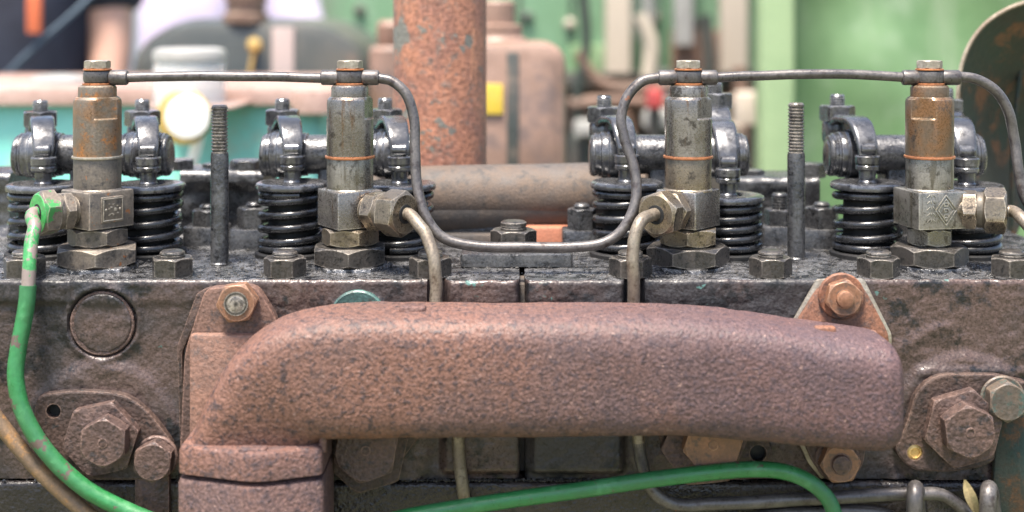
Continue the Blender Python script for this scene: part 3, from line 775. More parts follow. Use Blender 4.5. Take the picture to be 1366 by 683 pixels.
# ---------------------------------------------------------------- rocker arms
ZSH, YSH = 462.0, 152.0
nuts = [(54, 148), (190, 147), (377, 146), (514, 145), (806, 142), (954, 124), (1117, 140), (1262, 132)]
rl = ['rocker arm at the far left, left of the rust-stained injector', 'rocker arm just right of the leftmost injector',
      'rocker arm just left of the second injector', 'rocker arm just right of the second injector, before the rusty pipe',
      'rocker arm left of the third injector, behind the looping line', 'rocker arm right of the third injector, pressed down',
      'rocker arm left of the rightmost injector, its round end showing', 'rocker arm right of the rightmost injector, before the rusty sheet']
HUBX = []
for i, ((tx, zc), (npx, nrow)) in enumerate(zip(VT, nuts)):
    YN = 215.0
    pn = P(npx, nrow, YN)              # top of lock nut
    nx_, nz = pn.x, pn.z
    ztip = zc + 37
    hx = tx + (nx_ - tx) * (YSH - YS) / (YN - YS)
    HUBX.append(hx)
    t = thing('valve_rocker', 'oily ' + rl[i], 'rocker', (hx, YSH, ZSH - 36), 'valve rockers')
    # hub
    mb = MB(); lathe(mb, (hx - 22, YSH, ZSH), X3, [(30, 0), (32.5, 1.2), (33.5, 3), (33.5, 10), (35.5, 13), (35.5, 31), (33.5, 34), (33.5, 41), (32.5, 42.8), (30, 44)], 40); build('hub', mb, 'rocker', t)
    for s_ in (-1, 1):
        mb = MB(); lathe(mb, (hx + s_ * 22, YSH, ZSH), X3 * s_, [(31.5, 0), (31.5, 3), (29.5, 3.4), (29.5, 4.4), (31, 4.8), (31, 7.5), (29.5, 8.5)], 36); build('thrust_washer', mb, 'oil_gloss', t)
    # arched strap from adjuster boss over the hub to the valve tip
    dz = ztip - 471
    prof = [(YN, nz - 32), (YN - 16, nz - 24), (YN - 34, (nz - 18) * .6 + 512 * .4), (YSH + 8, 513 + dz * .25), (YSH - 18, 514 + dz * .4), (YSH - 38, 508 + dz * .6), (YSH - 54, 494 + dz * .85), (YSH - 62, ztip + 9), (YSH - 63.5, ztip - 1)]
    pth = [Vector((hx + (tx - hx) * min(1, max(-1, (YSH - y) / (YSH - YS))) if y <= YSH else hx + (nx_ - hx) * (y - YSH) / (YN - YSH), y, z)) for y, z in prof]
    pth = spline(pth, 6)
    rad = []
    for k in range(len(pth)):
        q = k / (len(pth) - 1); rad.append(1.0 - 0.22 * max(0, (q - .6) / .4) + 0.15 * max(0, 1 - q / .2))
    sect = rpoly([(-16.5, -5.5), (16.5, -5.5), (16.5, 5.5), (-16.5, 5.5)], 4.5, 3)
    mb = MB(); sweep(mb, pth, rad, sect=sect, up0=(0, 0, 1)); build('arm', mb, 'rocker', t, sharp=40)
    # web below the strap
    mb = MB()
    n_ = len(pth); top = [(p.y, p.z - 4, p.x) for p in pth]
    a = mb.ring([Vector((p[2] - 6, p[0], p[1])) for p in top]); b = mb.ring([Vector((p[2] + 6, p[0], p[1])) for p in top])
    low = []
    for k, p in enumerate(top):
        q = k / (n_ - 1)
        low.append((YN - 8 + (YSH - 52 - YN + 8) * q, ZSH + 10 + (ztip + 4 - ZSH - 10) * max(0, (q - .55) / .45) ** 1.5, p[2]))
    c = mb.ring([Vector((p[2] - 6, p[0], min(p[1], top[k][1]))) for k, p in enumerate(low)]); d = mb.ring([Vector((p[2] + 6, p[0], min(p[1], top[k][1]))) for k, p in enumerate(low)])
    mb.bridge(c, a, False); mb.bridge(b, d, False); mb.bridge(d, c, False)
    build('web', mb, 'rocker', t)
    # tip pad
    mb = MB(); lathe(mb, (tx - 11, YS, ztip + 7), X3, [(7, 0), (9, 2), (9, 20), (7, 22)], 20); build('tip_pad', mb, 'oil_gloss', t)
    # adjuster
    mb = MB(); lathe(mb, (nx_, YN, nz - 62), Z3, [(16, 0), (20, 5), (22.5, 12), (22.5, 34), (21, 38), (18, 39)], 28); build('adjuster_boss', mb, 'rocker', t)
    mb = MB(); hexnut(mb, (nx_, YN, nz - 24), Z3, 27, 24, .3 + i * .37); build('lock_nut', mb, 'rocker', t)
    mb = MB(); lathe(mb, (nx_, YN, nz - 2), Z3, thread_prof(11.5, 0, 18, 3.8, 1.4), 22)
    sc = build('adjusting_screw', mb, 'rocker', t)
    mb = MB(); box(mb, (nx_, YN, nz + 15.6), 3.2, 16, .9, .5, .3, rotz=.6 + i); build('screw_slot', mb, 'hole', sc)  # black bar painted as the shade of the slot

sl = ['oily black rocker shaft behind the leftmost injector', 'oily black rocker shaft behind the second injector', 'oily black rocker shaft behind the third injector', 'oily black rocker shaft behind the rightmost injector']
for k in range(4):
    x0, x1 = HUBX[2 * k] - 36, HUBX[2 * k + 1] + 36
    t = thing('rocker_shaft', sl[k], 'rocker shaft', ((x0 + x1) / 2, YSH, ZD), 'rocker shafts')
    mb = MB(); L = x1 - x0
    lathe(mb, (x0, YSH, ZSH), X3, [(22, 0), (27, .8), (28.5, 3), (28.5, L - 3), (27, L - .8), (22, L)], 40); build('shaft', mb, 'oil', t)
    for xe, s_ in ((x0, 1), (x1, -1)):
        mb = MB(); lathe(mb, (xe - 2 * s_, YSH, ZSH - 4), X3 * s_, [(18, 0), (24, 1), (26.5, 3), (27.5, 6), (27.5, 9)], 36); build('end_cap', mb, 'rocker', t)
    mb = MB(); box(mb, ((x0 + x1) / 2, YSH + 10, ZD), 60, 60, ZSH - ZD + 10, 8, 4); build('pedestal', mb, 'oil', t)
    mb = MB(); box(mb, ((x0 + x1) / 2, YSH + 20, ZD), 150, 90, 22, 8, 4); build('pedestal_foot', mb, 'oil', t)

# ---------------------------------------------------------------- tall studs
for px, top, y, lab in ((293, 139, 21, 'tall threaded stud standing between the first and second injectors'), (1062, 136, 61, 'tall threaded stud standing between the third and fourth injectors')):
    o = P(px, 0, y); zt = P(px, top, y).z; zth = P(px, 203, y).z
    t = thing('cover_stud', lab, 'stud', (o.x, y, ZD), 'tall cover studs')
    mb = MB(); lathe(mb, (o.x, y, ZD - 2), Z3, [(13.5, 0), (13.5, 3), (12, 5), (12, zth - ZD - 3), (11.2, zth - ZD + 1)], 28); build('shank', mb, 'oil', t)
    mb = MB(); lathe(mb, (o.x, y, zth - 1), Z3, thread_prof(11.3, 0, zt - zth, 4.6, 1.7), 28); build('threaded_end', mb, 'nut', t)

# ---------------------------------------------------------------- rear castings between the rocker sets
def rear_box(x0, x1, row, y, depth, label, bosses=(), recess=True):
    a, b = P(x0, row, y), P(x1, row, y)
    t = thing('push_rod_housing', label, 'housing', ((a.x + b.x) / 2, y + depth / 2, ZD), 'push rod housings behind the springs')
    wd = b.x - a.x; h = a.z - ZD
    mb = MB(); nx, nz = 40, 30; rings = []
    for j in range(nz + 1):
        z = ZD - 2 + (h - 4) * j / nz; pts = []
        for i in range(nx + 1):
            u = i / nx; x = a.x + wd * u
            cv = 26 * math.exp(-((u - .5) / .33) ** 2) if recess else 5 * math.exp(-((u - .5) / .3) ** 2)
            yy = y + cv * min(1, max(0, (1 - j / nz) * 6 - .6)) - 10 * max(0, 1 - j / nz * 5)
            yy += 3 * (vnoise(np.array([x]), np.array([z]), 14, 21)[0] - .5)
            pts.append((x, yy, z))
        rings.append(mb.ring(pts))
    for k in (1, 2): rings.append(mb.ring([(mb.v[i][0], mb.v[i][1] + 4 * k, a.z - 2 + k + 2.0 * vnoise(np.array([mb.v[i][0]]), np.array([k * 9.]), 11, 5)[0]) for i in rings[nz]]))
    rings.append(mb.ring([(mb.v[i][0], y + depth, a.z) for i in rings[nz]])); rings.append(mb.ring([(mb.v[i][0], y + depth, ZD - 2) for i in rings[nz]]))
    for p, q in zip(rings, rings[1:]): mb.bridge(p, q, False)
    mb.cap([r[0] for r in rings], True); mb.cap([r[-1] for r in rings])
    build('casting', mb, 'oil', t, sharp=50)
    for px, dy, R, H in bosses:
        X = (px - 683) * F(y + dy); mb = MB(); hexnut(mb, (X, y + dy, a.z - 1), Z3, R, H, px * .3); build('cover_bolt', mb, 'oil', t)
    return t
rear_box(240, 352, 229, 235, 110, 'black oily housing casting behind the left tall stud', ((238, 40, 26, 16), (330, 30, 28, 16), (285, 55, 18, 8)))
rear_box(984, 1094, 238, 240, 110, 'black oily housing casting behind the right tall stud', ((1003, 50, 20, 9), (1083, 25, 22, 22)), False)
rear_box(-70, 12, 232, 250, 110, 'grey grimy housing casting at the far left edge behind the spring', ((-20, 40, 22, 12),), False)
for px, y, z, R, H, lab in ((277, 185, 22, 24, 24, 'small oily nut half hidden by the left tall stud'), (1040, 190, 22, 24, 24, 'oily nut with threaded tip left of the right tall stud'),
                             (1096, 165, 22, 26, 30, 'oily nut between the right tall stud and the next spring'), (339, 165, 22, 25, 30, 'oily nut at the left edge of the second injector\'s left spring'),
                             (776, 150, 22, 22, 30, 'oily nut left of the third injector\'s left spring')):
    X = (px - 683) * F(y)
    t = thing('pedestal_nut', 'dark ' + lab, 'nut', (X, y, ZD), 'nuts holding the rocker pedestals')
    mb = MB(); box(mb, (X, y, ZD - 2), R * 2.6, R * 2.2, 30, 6, 3); build('boss', mb, 'oil', t)
    mb = MB(); hexnut(mb, (X, y, ZD + 27), Z3, R, H, px * .7); build('hex_nut', mb, 'oil', t)
    mb = MB(); lathe(mb, (X, y, ZD + 26 + H), Z3, thread_prof(12, 0, 24 if px == 1040 else 8, 4, 1.4), 22); build('stud_end', mb, 'oil', t)

# ---------------------------------------------------------------- between the heads: plate, nut, rear pipe, exhaust
a, b = P(614, 345, -8), P(764, 345, -8)
mb = MB(); box(mb, ((a.x + b.x) / 2, 40, ZD + 1), b.x - a.x, 96, 17, 5, 3)
tag(build('bridge_plate', mb, 'oil'), 'flat oily plate bridging the gap between the two cylinder heads', 'plate')
stud_nut(685, 40, 'worn hex nut with rounded stud end on the central plate', .5, 32, 28, 'nut', 'nuts by the central gap', 'clamp_nut', ZD + 17, 18, 11)
t = thing('rear_manifold_pipe', 'grey brown horizontal pipe behind the gap between second and third injectors', 'pipe', P(680, 310, 330))
pts = [P(440, 268, 250), P(560, 263, 250), P(640, 261, 250), P(720, 260, 250), P(800, 258, 250), P(900, 256, 250)]
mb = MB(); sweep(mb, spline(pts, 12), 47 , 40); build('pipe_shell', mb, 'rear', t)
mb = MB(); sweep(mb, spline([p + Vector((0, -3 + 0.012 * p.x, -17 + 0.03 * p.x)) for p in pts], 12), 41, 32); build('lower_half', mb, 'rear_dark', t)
t = thing('exhaust_stack', 'upright flaking orange rust exhaust pipe behind the engine', 'exhaust pipe', P(587, 225, 360))
c = P(587, 262, 400)
mb = MB(); n = 56; prev = None
rr = 62 * F(400)
for j in range(70):
    z = c.z + j * 8.0; pts = []
    for k in range(n):
        a = 2 * math.pi * k / n
        q = rr * (1 + .004 * (vnoise(np.array([a * 40]), np.array([z]), 24, 4)[0] - .5))
        pts.append((c.x + q * math.cos(a), c.y + q * math.sin(a), z))
    ring = mb.ring(pts)
    if prev: mb.bridge(prev, ring)
    prev = ring
mb.cap(prev)
build('pipe_shell', mb, 'exhaust', t)
mb = MB(); a, b = P(588, 311, 230), P(668, 294, 230)
box(mb, ((a.x + b.x) / 2, 240, a.z), b.x - a.x, 50, b.z - a.z, 8, 5); tag(build('clip_bar', mb, 'oil'), 'short black bar lying below the grey rear pipe', 'bar')
mb = MB(); a, b = P(700, 326, 190), P(768, 303, 190)
box(mb, ((a.x + b.x) / 2, 215, ZD - 4), b.x - a.x, 60, b.z - ZD + 4, 6, 4); tag(build('gasket_block', mb, 'gasket'), 'brick orange block showing right of the central clamp nut', 'block')
mb = MB(); a, b = P(560, 322, 200), P(660, 312, 200)
box(mb, ((a.x + b.x) / 2, 240, ZD - 4), b.x - a.x, 90, b.z - ZD + 4, 6, 4); tag(build('rear_ledge', mb, 'rear_dark'), 'dark iron ledge left of the central clamp nut', 'ledge')

# ---------------------------------------------------------------- flange plates and hex plugs on the front face
def face_outline(pts, r, y, seg=4):
    q = [P(a, b, y) for a, b in pts]
    return rpoly([(p.x, p.z) for p in q], r, seg)
def face_prism(mb, outline, y, depth, bev=2.5, holes=()):
    prism(mb, outline, (0, y, 0), X3, Z3, TOCAM, depth, bev, holes)
def face_circle(px, py, r, y, n=20):
    c = P(px, py, y); return circle(c.x, c.z, r * F(y), n)

def flange(label, plate_pts, rad, holes, big, small, R1, R2, rot1, rot2, mats, gold=None):
    y0 = YF - 2
    c = P(*big, y0)
    t = thing('chamber_flange', label, 'flange', (c.x, y0, c.z - 50), 'combustion chamber flanges on the head face')
    mb = MB(); face_prism(mb, face_outline(plate_pts, rad, y0 - 12), y0, 14, 3, [face_circle(*h, y0 - 12) for h in holes]); pl = build('flange_plate', mb, mats[0], t)
    for h in holes:
        p = P(h[0], h[1], y0 - 9)
        mb = MB(); lathe(mb, p + Vector((0, 7, 0)), TOCAM, [(h[2] * .99, 0), (h[2] * .97, 1.2), (h[2] * .5, 1.6)] if not gold else [(h[2] * .98, 0), (h[2] * .95, 9), (h[2] * .62, 10.5), (h[2] * .55, 7), (2, 6.5)], 22); build('hole_bottom' if not gold else 'brass_plug', mb, gold or 'hole', pl)
    p = P(*big, y0 - 20)
    mb = MB(); hexnut(mb, Vector((p.x, y0 - 12, p.z)), TOCAM, R1, 17, rot1, r0f=.93, hint=(0, 0, 1)); build('large_hex', mb, mats[1], t)
    p = P(*small, y0 - 45)
    mb = MB(); lathe(mb, Vector((p.x, y0 - 27, p.z)), TOCAM, [(R2 * .84, 0), (R2 * .84, 7)], 32); build('plug_neck', mb, mats[1], t)
    mb = MB(); hexnut(mb, Vector((p.x, y0 - 32, p.z)), TOCAM, R2, 23, rot2, r0f=.88, hint=(0, 0, 1)); pg = build('plug_head', mb, mats[2], t)
    mb = MB(); lathe(mb, Vector((p.x, y0 - 54.5, p.z)), TOCAM, [(6.5, 0), (6, 1.2), (4.2, 1.3)], 18, caps=(False, False)); build('centre_rim', mb, mats[2], pg)
    mb = MB(); lathe(mb, Vector((p.x, y0 - 54.2, p.z)), TOCAM, [(4.3, 0), (3.5, .7)], 14); build('centre_hole', mb, 'hole' if mats[3] is None else mats[3], pg)
    return t
flange('lower left head flange with one bare hole and a pitted hex plug', [(44, 552), (50, 526), (100, 520), (165, 524), (196, 545), (236, 596), (216, 640), (124, 640), (92, 622), (62, 585)], [22, 16, 20, 20, 20, 18, 10, 24, 20, 20],
       [(72, 548, 9.5)], (136, 584), (140, 588), 49, 31, .22, .5, ('plate', 'plug', 'plug', None))
flange('dark head flange peeking out below the manifold\'s left half', [(436, 560), (470, 540), (540, 540), (566, 575), (530, 622), (500, 640), (462, 636), (440, 610)], 14, [], (490, 600), (489, 598), 54, 42, .3, .35, ('plate', 'plate', 'plug', 'nut_rust'))
flange('brown head flange peeking out below the manifold, with bare hole at its right ear', [(866, 560), (890, 530), (980, 530), (1015, 578), (1034, 600), (1016, 628), (980, 622), (945, 634), (915, 630), (888, 600)], [14, 14, 14, 14, 22, 20, 16, 16, 14, 14],
       [(1011, 604, 11)], (938, 592), (950, 591), 54, 38, .1, .2, ('plate', 'plug', 'nut_rust', 'gold'))
flange('lower right head flange with brass plugged hole and a brown hex plug', [(1190, 600), (1206, 572), (1222, 520), (1250, 498), (1330, 498), (1372, 510), (1372, 560), (1345, 600), (1316, 622), (1270, 630), (1215, 628)], [26, 18, 26, 24, 14, 6, 6, 20, 20, 18, 22],
       [(1220, 603, 10.5)], (1283, 570), (1291, 574), 51, 34, .28, .62, ('plate', 'plug', 'plug', None), 'gold')

def face_bolt(px, py, y, R, H, mat, label, rot=.3, washer=0, stud=0, name='flange_bolt', wmat=None, group='bolts on the head face', smat=None, sink=0):
    c = P(px, py, y - H)
    t = thing(name, label, 'bolt' if not stud else 'nut', (c.x, y, c.z - R), group)
    o = Vector((c.x, y, c.z))
    if washer:
        mb = MB(); lathe(mb, o, TOCAM, [(washer, 0), (washer, 3.5), (washer - 1.5, 5)], 32); build('washer', mb, wmat or mat, t)
    mb = MB(); hexnut(mb, o + TOCAM * (4 if washer else 0), TOCAM, R, H, rot, r0f=.84, hint=(0, 0, 1)); build('bolt_head' if not stud else 'hex_nut', mb, mat, t)
    if stud:
        mb = MB(); lathe(mb, o + TOCAM * (H + 2 - sink), TOCAM, [(stud + 3.5, sink), (stud + 3, 1.8), (stud + .6, 2.2), (stud, 1), (stud, 5), (stud - 1, 7), (stud - 3, 8)], 26); build('stud_end', mb, smat or mat, t)
    return t
face_bolt(204, 616, YF - 16, 26, 20, 'plug', 'small pitted hex bolt at the right of the lower left flange', .45, 27)
face_bolt(1344, 536, YF - 14, 26, 20, 'teal_bolt', 'teal flecked hex bolt at the right edge, on the lower right flange', .5, 28)
mb = MB(); face_prism(mb, face_outline([(180, 634), (226, 634), (226, 760), (180, 760)], 3, -104), -97, 8, 2); tag(build('bracket_strip', mb, 'plug'), 'brown metal strip hanging below the small bolt at lower left', 'bracket')
mb = MB(); face_prism(mb, face_outline([(1332, 545), (1400, 540), (1400, 760), (1316, 760)], 3, -107), -100, 8, 2); tag(build('bracket_strip', mb, 'teal_strip'), 'teal and rust metal strip below the teal bolt at the right edge', 'bracket')

# ---------------------------------------------------------------- exhaust manifold
YM = -168.0
pairs = [((247, 606), (430, 606)), ((251, 594), (430, 594)), ((263, 571), (432, 584)), ((285, 520), (436, 578)), ((316, 470), (442, 575)), ((358, 436), (452, 574)), ((408, 418), (470, 573)),
         ((464, 411), (500, 573)), ((550, 410), (560, 572)), ((700, 411), (700, 571)), ((850, 411), (850, 569)), ((925, 414), (920, 570)), ((990, 421), (980, 574)), ((1070, 433), (1060, 581)),
         ((1135, 442), (1130, 587)), ((1169, 447), (1166, 588)), ((1181, 453), (1179, 583)), ((1187, 463), (1187, 574)), ((1190, 479), (1190, 559)), ((1191, 500), (1191, 540))]
dep = [50, 50, 52, 57, 63, 68] + [70] * 8 + [70, 69, 66, 58, 42, 12]
tops = spline([P(*p[0], YM) for p in pairs], 6); bots = spline([P(*p[1], YM) for p in pairs], 6)
deps = [v.x for v in spline([Vector((d, i, 0)) for i, d in enumerate(dep)], 6)]
man = thing('exhaust_manifold', 'large rusty pinkish brown cast manifold curving down at its left end', 'manifold', P(335, 690, YM))
mb = MB(); prev = None; n = 64
for i, (tp, bt) in enumerate(zip(tops, bots)):
    c = (tp + bt) / 2; hv = (tp - bt) / 2; pts = []
    for k in range(n):
        a = 2 * math.pi * k / n; cs, sn = math.cos(a), math.sin(a); e = 2 / 4.2
        q = c + hv * (math.copysign(abs(cs) ** e, cs)) + Vector((0, -1, 0)) * deps[i] * math.copysign(abs(sn) ** e, sn)
        q = q + Vector((0, -1, 0)) * 2.2 * (vnoise(np.array([q.x]), np.array([q.z + q.y]), 30, 31)[0] - .5) + Vector((0, 0, 1)) * 2.4 * (vnoise(np.array([q.x + 300]), np.array([q.y]), 16, 32)[0] - .5)
        pts.append(q)
    ring = mb.ring(pts)
    if prev: mb.bridge(ring, prev)
    else: mb.cap(ring)
    prev = ring
mb.cap(prev, True)
duct = build('duct', mb, 'manifold', man, sharp=70)
# flange pair at the elbow's foot (diamond corner faces the camera)
def foot(zr0, zr1, name, grow=0):
    a, b, m_ = P(237 - grow, 0, YM - 52), P(430 + grow, 0, YM - 56), P(342, 0, YM - 80)
    z0, z1 = P(0, zr0, YM - 74).z, P(0, zr1, YM - 74).z
    out = rpoly([(a.x, YM - 52), (m_.x, YM - 84 - grow), (b.x, YM - 56), (b.x, YM + 52), (m_.x, YM + 76), (a.x, YM + 48)], [10, 18, 6, 12, 20, 12], 4)
    mb = MB(); prism(mb, out, (0, 0, z0), X3, Y3, Z3, z1 - z0, 7); return build(name, mb, 'manifold', man)
foot(640, 603, 'elbow_flange')
foot(790, 646, 'pipe_flange', 1)
mb = MB(); box(mb, P(338, 606, YM - 64), 34, 18, 9, 5, 4); build('casting_nub', mb, 'manifold', duct)
mb = MB(); box(mb, P(368, 605, YM - 60), 14, 14, 7, 4, 3); build('casting_nub', mb, 'manifold', duct)
mb = MB(); box(mb, P(551, 416, YM - 12), 32, 24, 8, 6, 4); build('casting_nub', mb, 'manifold', duct)
mb = MB(); box(mb, P(1100, 444, YM - 8), 26, 16, 8, 5, 3); build('casting_nub', mb, 'lug', duct)
# raised rib at the inner corner
mb = MB(); sweep(mb, spline([P(430, 602, YM - 44), P(432, 578, YM - 47), P(437, 563, YM - 50), P(443, 556, YM - 52)], 5), [4.5] * 16, 10); build('corner_rib', mb, 'manifold', duct)
# port branches to the head
for (x0, x1, r0, r1) in ((254, 356, 444, 606), (1062, 1170, 440, 585)):
    a, b = P(x0, r1, -110), P(x1, r0, -110)
    mb = MB(); box(mb, ((a.x + b.x) / 2, -106, a.z), b.x - a.x, 28, b.z - a.z, 8, 5); build('port_branch', mb, 'branch', man)
mb = MB(); a, b = P(335, 580, -130), P(395, 490, -130); box(mb, ((a.x + b.x) / 2, -128, a.z), b.x - a.x, 60, b.z - a.z, 14, 8); build('port_neck', mb, 'branch', man)
mb = MB(); a, b = P(1085, 565, -130), P(1160, 462, -130); box(mb, ((a.x + b.x) / 2, -128, a.z), b.x - a.x, 60, b.z - a.z, 14, 8); build('port_neck', mb, 'branch', man)
# lugs
yl = YF - 3
mb = MB(); face_prism(mb, face_outline([(274, 384), (342, 380), (372, 430), (380, 600), (240, 600), (246, 470)], [12, 14, 14, 8, 8, 16], yl - 14), yl, 16, 3); build('upper_lug', mb, 'rust_brown', man)
mb = MB(); face_prism(mb, face_outline([(272, 386), (262, 392), (236, 462), (240, 600), (246, 600), (243, 470), (282, 382)], 3, yl - 6), yl, 6, 1.5); build('gasket_edge', mb, 'plate', man)
mb = MB(); face_prism(mb, face_outline([(1098, 376), (1148, 374), (1186, 446), (1186, 470), (1052, 470), (1064, 430)], [20, 22, 8, 4, 4, 8], yl - 14), yl, 15, 3); build('upper_lug', mb, 'lug', man)
mb = MB(); face_prism(mb, face_outline([(1090, 373), (1153, 372), (1190, 446), (1190, 470), (1048, 470), (1057, 430)], 4, yl - 5), yl, 4, 1.2); build('gasket_edge', mb, 'tin', man)
mb = MB(); face_prism(mb, face_outline([(1060, 560), (1160, 560), (1152, 622), (1136, 641), (1106, 641), (1086, 622)], [4, 4, 16, 12, 12, 14], yl - 14), yl, 15, 3); build('lower_lug', mb, 'plug', man)
mb = MB(); face_prism(mb, face_outline([(1052, 560), (1080, 560), (1102, 636), (1096, 640), (1078, 618)], 3, yl - 6), yl, 6, 1.5); build('gasket_edge', mb, 'tin', man)
face_bolt(315, 405, yl - 16, 26, 20, 'nut_rust', 'rusty hex nut with grey stud end on the manifold\'s upper left lug', .12, 0, 11.5, 'manifold_nut', group='nuts holding the manifold', smat='nut', sink=7.5)
face_bolt(1126, 398, yl - 15, 24, 16, 'nut_rust', 'rounded orange rust nut on the manifold\'s upper right lug', .3, 29, 11, 'manifold_nut', group='nuts holding the manifold', wmat='lug')
face_bolt(1121, 618, yl - 15, 26, 18, 'nut_rust', 'brown rusty nut on the lug below the manifold\'s right end', .1, 28, 12, 'manifold_nut', group='nuts holding the manifold', wmat='plug', smat='plug')

# ---------------------------------------------------------------- leaf and grit
mb = MB(); base = P(1301, 690, -140); k0 = None; prev = None
for i in range(9):
    q = i / 8; c = P(1303 - 16 * q, 686 - 45 * q, -142 - 6 * math.sin(q * 3)); wd = 7 * math.sin(math.pi * min(1, q * .92 + .06)) ** .8 + .4
    ring = mb.ring([c + Vector((-wd, 0, 0)), c + Vector((0, 2.5, 0)), c + Vector((wd, 0, 1)), c + Vector((0, 3.3, 0))])
    if prev: mb.bridge(prev, ring)
    prev = ring
tag(build('dry_leaf', mb, 'leaf'), 'small dry yellow leaf caught between the two bent rods', 'leaf')
mb = MB()
for _ in range(2600):
    x = random.uniform(-830, 830); y = -78 + 260 * random.random() ** 1.4
    r = random.uniform(.8, 2.6) * (1.3 if random.random() < .1 else 1)
    c = Vector((x, y, ZD + r * .3)); k = len(mb.v)
    for dx, dy, dz_ in ((1, 0, 0), (0, 1, 0), (-1, 0, 0), (0, -1, 0), (0, 0, .9), (0, 0, -.6)):
        mb.v.append(tuple(c + Vector((dx, dy, dz_)) * r * random.uniform(.6, 1.2)))
    for i in range(4): mb.f.append((k + i, k + (i + 1) % 4, k + 4)); mb.f.append((k + (i + 1) % 4, k + i, k + 5))
for _ in range(420):  # glossy crumbs added along the seam to give a wet glint
    x = random.uniform(-140, 190) if random.random() < .8 else random.uniform(-800, 800)
    r = random.uniform(1.2, 3.0); c = Vector((x, YF - 2 - 5 * random.random(), zseam + r * .3)); k = len(mb.v)
    for dx, dy, dz_ in ((1, 0, 0), (0, 1, 0), (-1, 0, 0), (0, -1, 0), (0, 0, .9), (0, 0, -.6)):
        mb.v.append(tuple(c + Vector((dx, dy, dz_)) * r * random.uniform(.6, 1.3)))
    for i in range(4): mb.f.append((k + i, k + (i + 1) % 4, k + 4)); mb.f.append((k + (i + 1) % 4, k + i, k + 5))
tag(build('grit', mb, 'grit', smooth=False), 'oily black crumbs of dirt over the deck, plus glint crumbs added along the seam', 'grit', kind='stuff')

# ---------------------------------------------------------------- rusty guard sheet at the right
yg = 330
edge = spline([P(*p, yg) for p in [(1330, 420), (1312, 345), (1296, 290), (1282, 220), (1277, 150), (1281, 95), (1292, 62), (1312, 34), (1340, 14), (1372, 2), (1420, -8), (1500, -12)]], 8)
t = thing('guard_sheet', 'curved rusty dark green sheet metal guard at the right edge', 'guard', P(1330, 420, yg))
def sheet(o1, o2):
    mb = MB(); prev = None
    for q in np.linspace(0, 1, 14):
        ctr = P(1450, 240, yg)
        pts = []
        for p in edge:
            d = (ctr - p); d.y = 0; L = d.length; d.normalize()
            pts.append(p + d * (o2 + L * .97 * q ** 1.0) + Vector((0, o1 + 150 * math.sin(q * math.pi / 2), 0)))
        ring = mb.ring(pts)
        if prev: mb.bridge(prev, ring, False)
        prev = ring
    return mb
build('sheet', sheet(0, 0), 'fender', t, sharp=60)
mb = MB(); sweep(mb, edge, 3.2, 8); build('rolled_edge', mb, 'fender_edge', t)
mb = MB(); a = P(1352, 330, 430); sweep(mb, spline([P(1352, 420, 420), P(1350, 300, 420), P(1352, 180, 420), P(1362, 90, 420)], 6), 4, 8); build('rib', mb, 'fender', t)

# ================================================================ background (out of focus)
def bg_box(name, mat, x0, x1, r0, r1, y, depth, parent=None, rad=10, bev=8, to_ground=False):
    a, b = P(x0, r1, y), P(x1, r0, y)
    z0 = gz if to_ground else a.z
    mb = MB(); box(mb, ((a.x + b.x) / 2, y + depth / 2, z0), b.x - a.x, depth, b.z - z0, rad, bev); return build(name, mb, mat, parent)

# turquoise bin with rusty rim
yb_ = 1500
t = thing('turquoise_bin', 'turquoise painted metal box with rusty rim behind the left injectors', 'bin', Vector((P(200, 0, yb_).x, yb_ + 300, gz)))
bg_box('wall', 'bg_teal', -300, 428, 138, 400, yb_, 700, t, 30, 10, True)
bg_box('rim', 'bg_rim', -310, 446, 114, 140, yb_ - 30, 760, t, 50, 20)
bg_box('rim_bead', 'bg_rim', 385, 450, 118, 152, yb_ - 60, 120, t, 50, 20)
# bright round flare and its light streak, modelled in white and brass
t = thing('flare_disc', 'round white flare disc with yellow rim on a thin stalk before the turquoise box', 'flare disc', P(245, 195, yb_ - 265))
mb = MB(); lathe(mb, P(246, 156, yb_ - 262), TOCAM, [(62, 0), (62, 8), (56, 12), (50, 13)], 36); build('rim', mb, 'bg_brass', t)
mb = MB(); lathe(mb, P(250, 156, yb_ - 274), TOCAM, [(50, 0), (48, 5), (20, 9), (3, 10)], 36); build('face', mb, 'bg_white', t)
mb = MB(); sweep(mb, spline([P(266, 172, yb_ - 258), P(262, 195, yb_ - 240), P(252, 232, yb_ - 225), P(240, 300, yb_ - 215), P(236, 420, yb_ - 210)], 6), 14, 10); build('glare', mb, 'bg_white', t)  # light streak under the flare, drawn as a white tube
# glass jar standing on the rim
yj = yb_ - 150
zj = P(0, 141, yj).z
bg_box('shelf', 'bg_rim', 190, 312, 141, 145, yj - 100, 300, bpy.data.objects['turquoise_bin'], 20, 3)
t = thing('glass_jar', 'clear upturned glass jar in front of the rusty rim of the turquoise box', 'jar', Vector((P(253, 0, yj).x, yj, zj)))
rj = 47 * F(yj); hj = P(0, 66, yj).z - zj
mb = MB(); lathe(mb, (ORG[t.name][0], yj, zj), Z3, [(rj, 0), (rj, hj * .85), (rj * .96, hj * .95), (rj * .85, hj), (rj * .3, hj), (rj * .3, hj - 5), (rj * .84, hj - 6), (rj * .93, hj * .92), (rj * .95, hj * .83), (rj * .95, 0)], 40, caps=(False, False)); build('glass_wall', mb, 'glass', t)
mb = MB(); lathe(mb, (ORG[t.name][0], yj, zj + hj * .80), Z3, [(rj * 1.03, 0), (rj * 1.03, hj * .14), (rj * .97, hj * .2), (rj * .8, hj * .23)], 36); build('jar_cap', mb, 'bg_grey', t)
# second disc lying on rim, left
mb = MB(); lathe(mb, P(78, 113, yb_ + 100) , Z3, [(75, 0), (72, 14), (50, 24), (10, 28)], 32); tag(build('pale_dish', mb, 'bg_grey'), 'pale upturned dish on the bin rim at the left', 'dish')
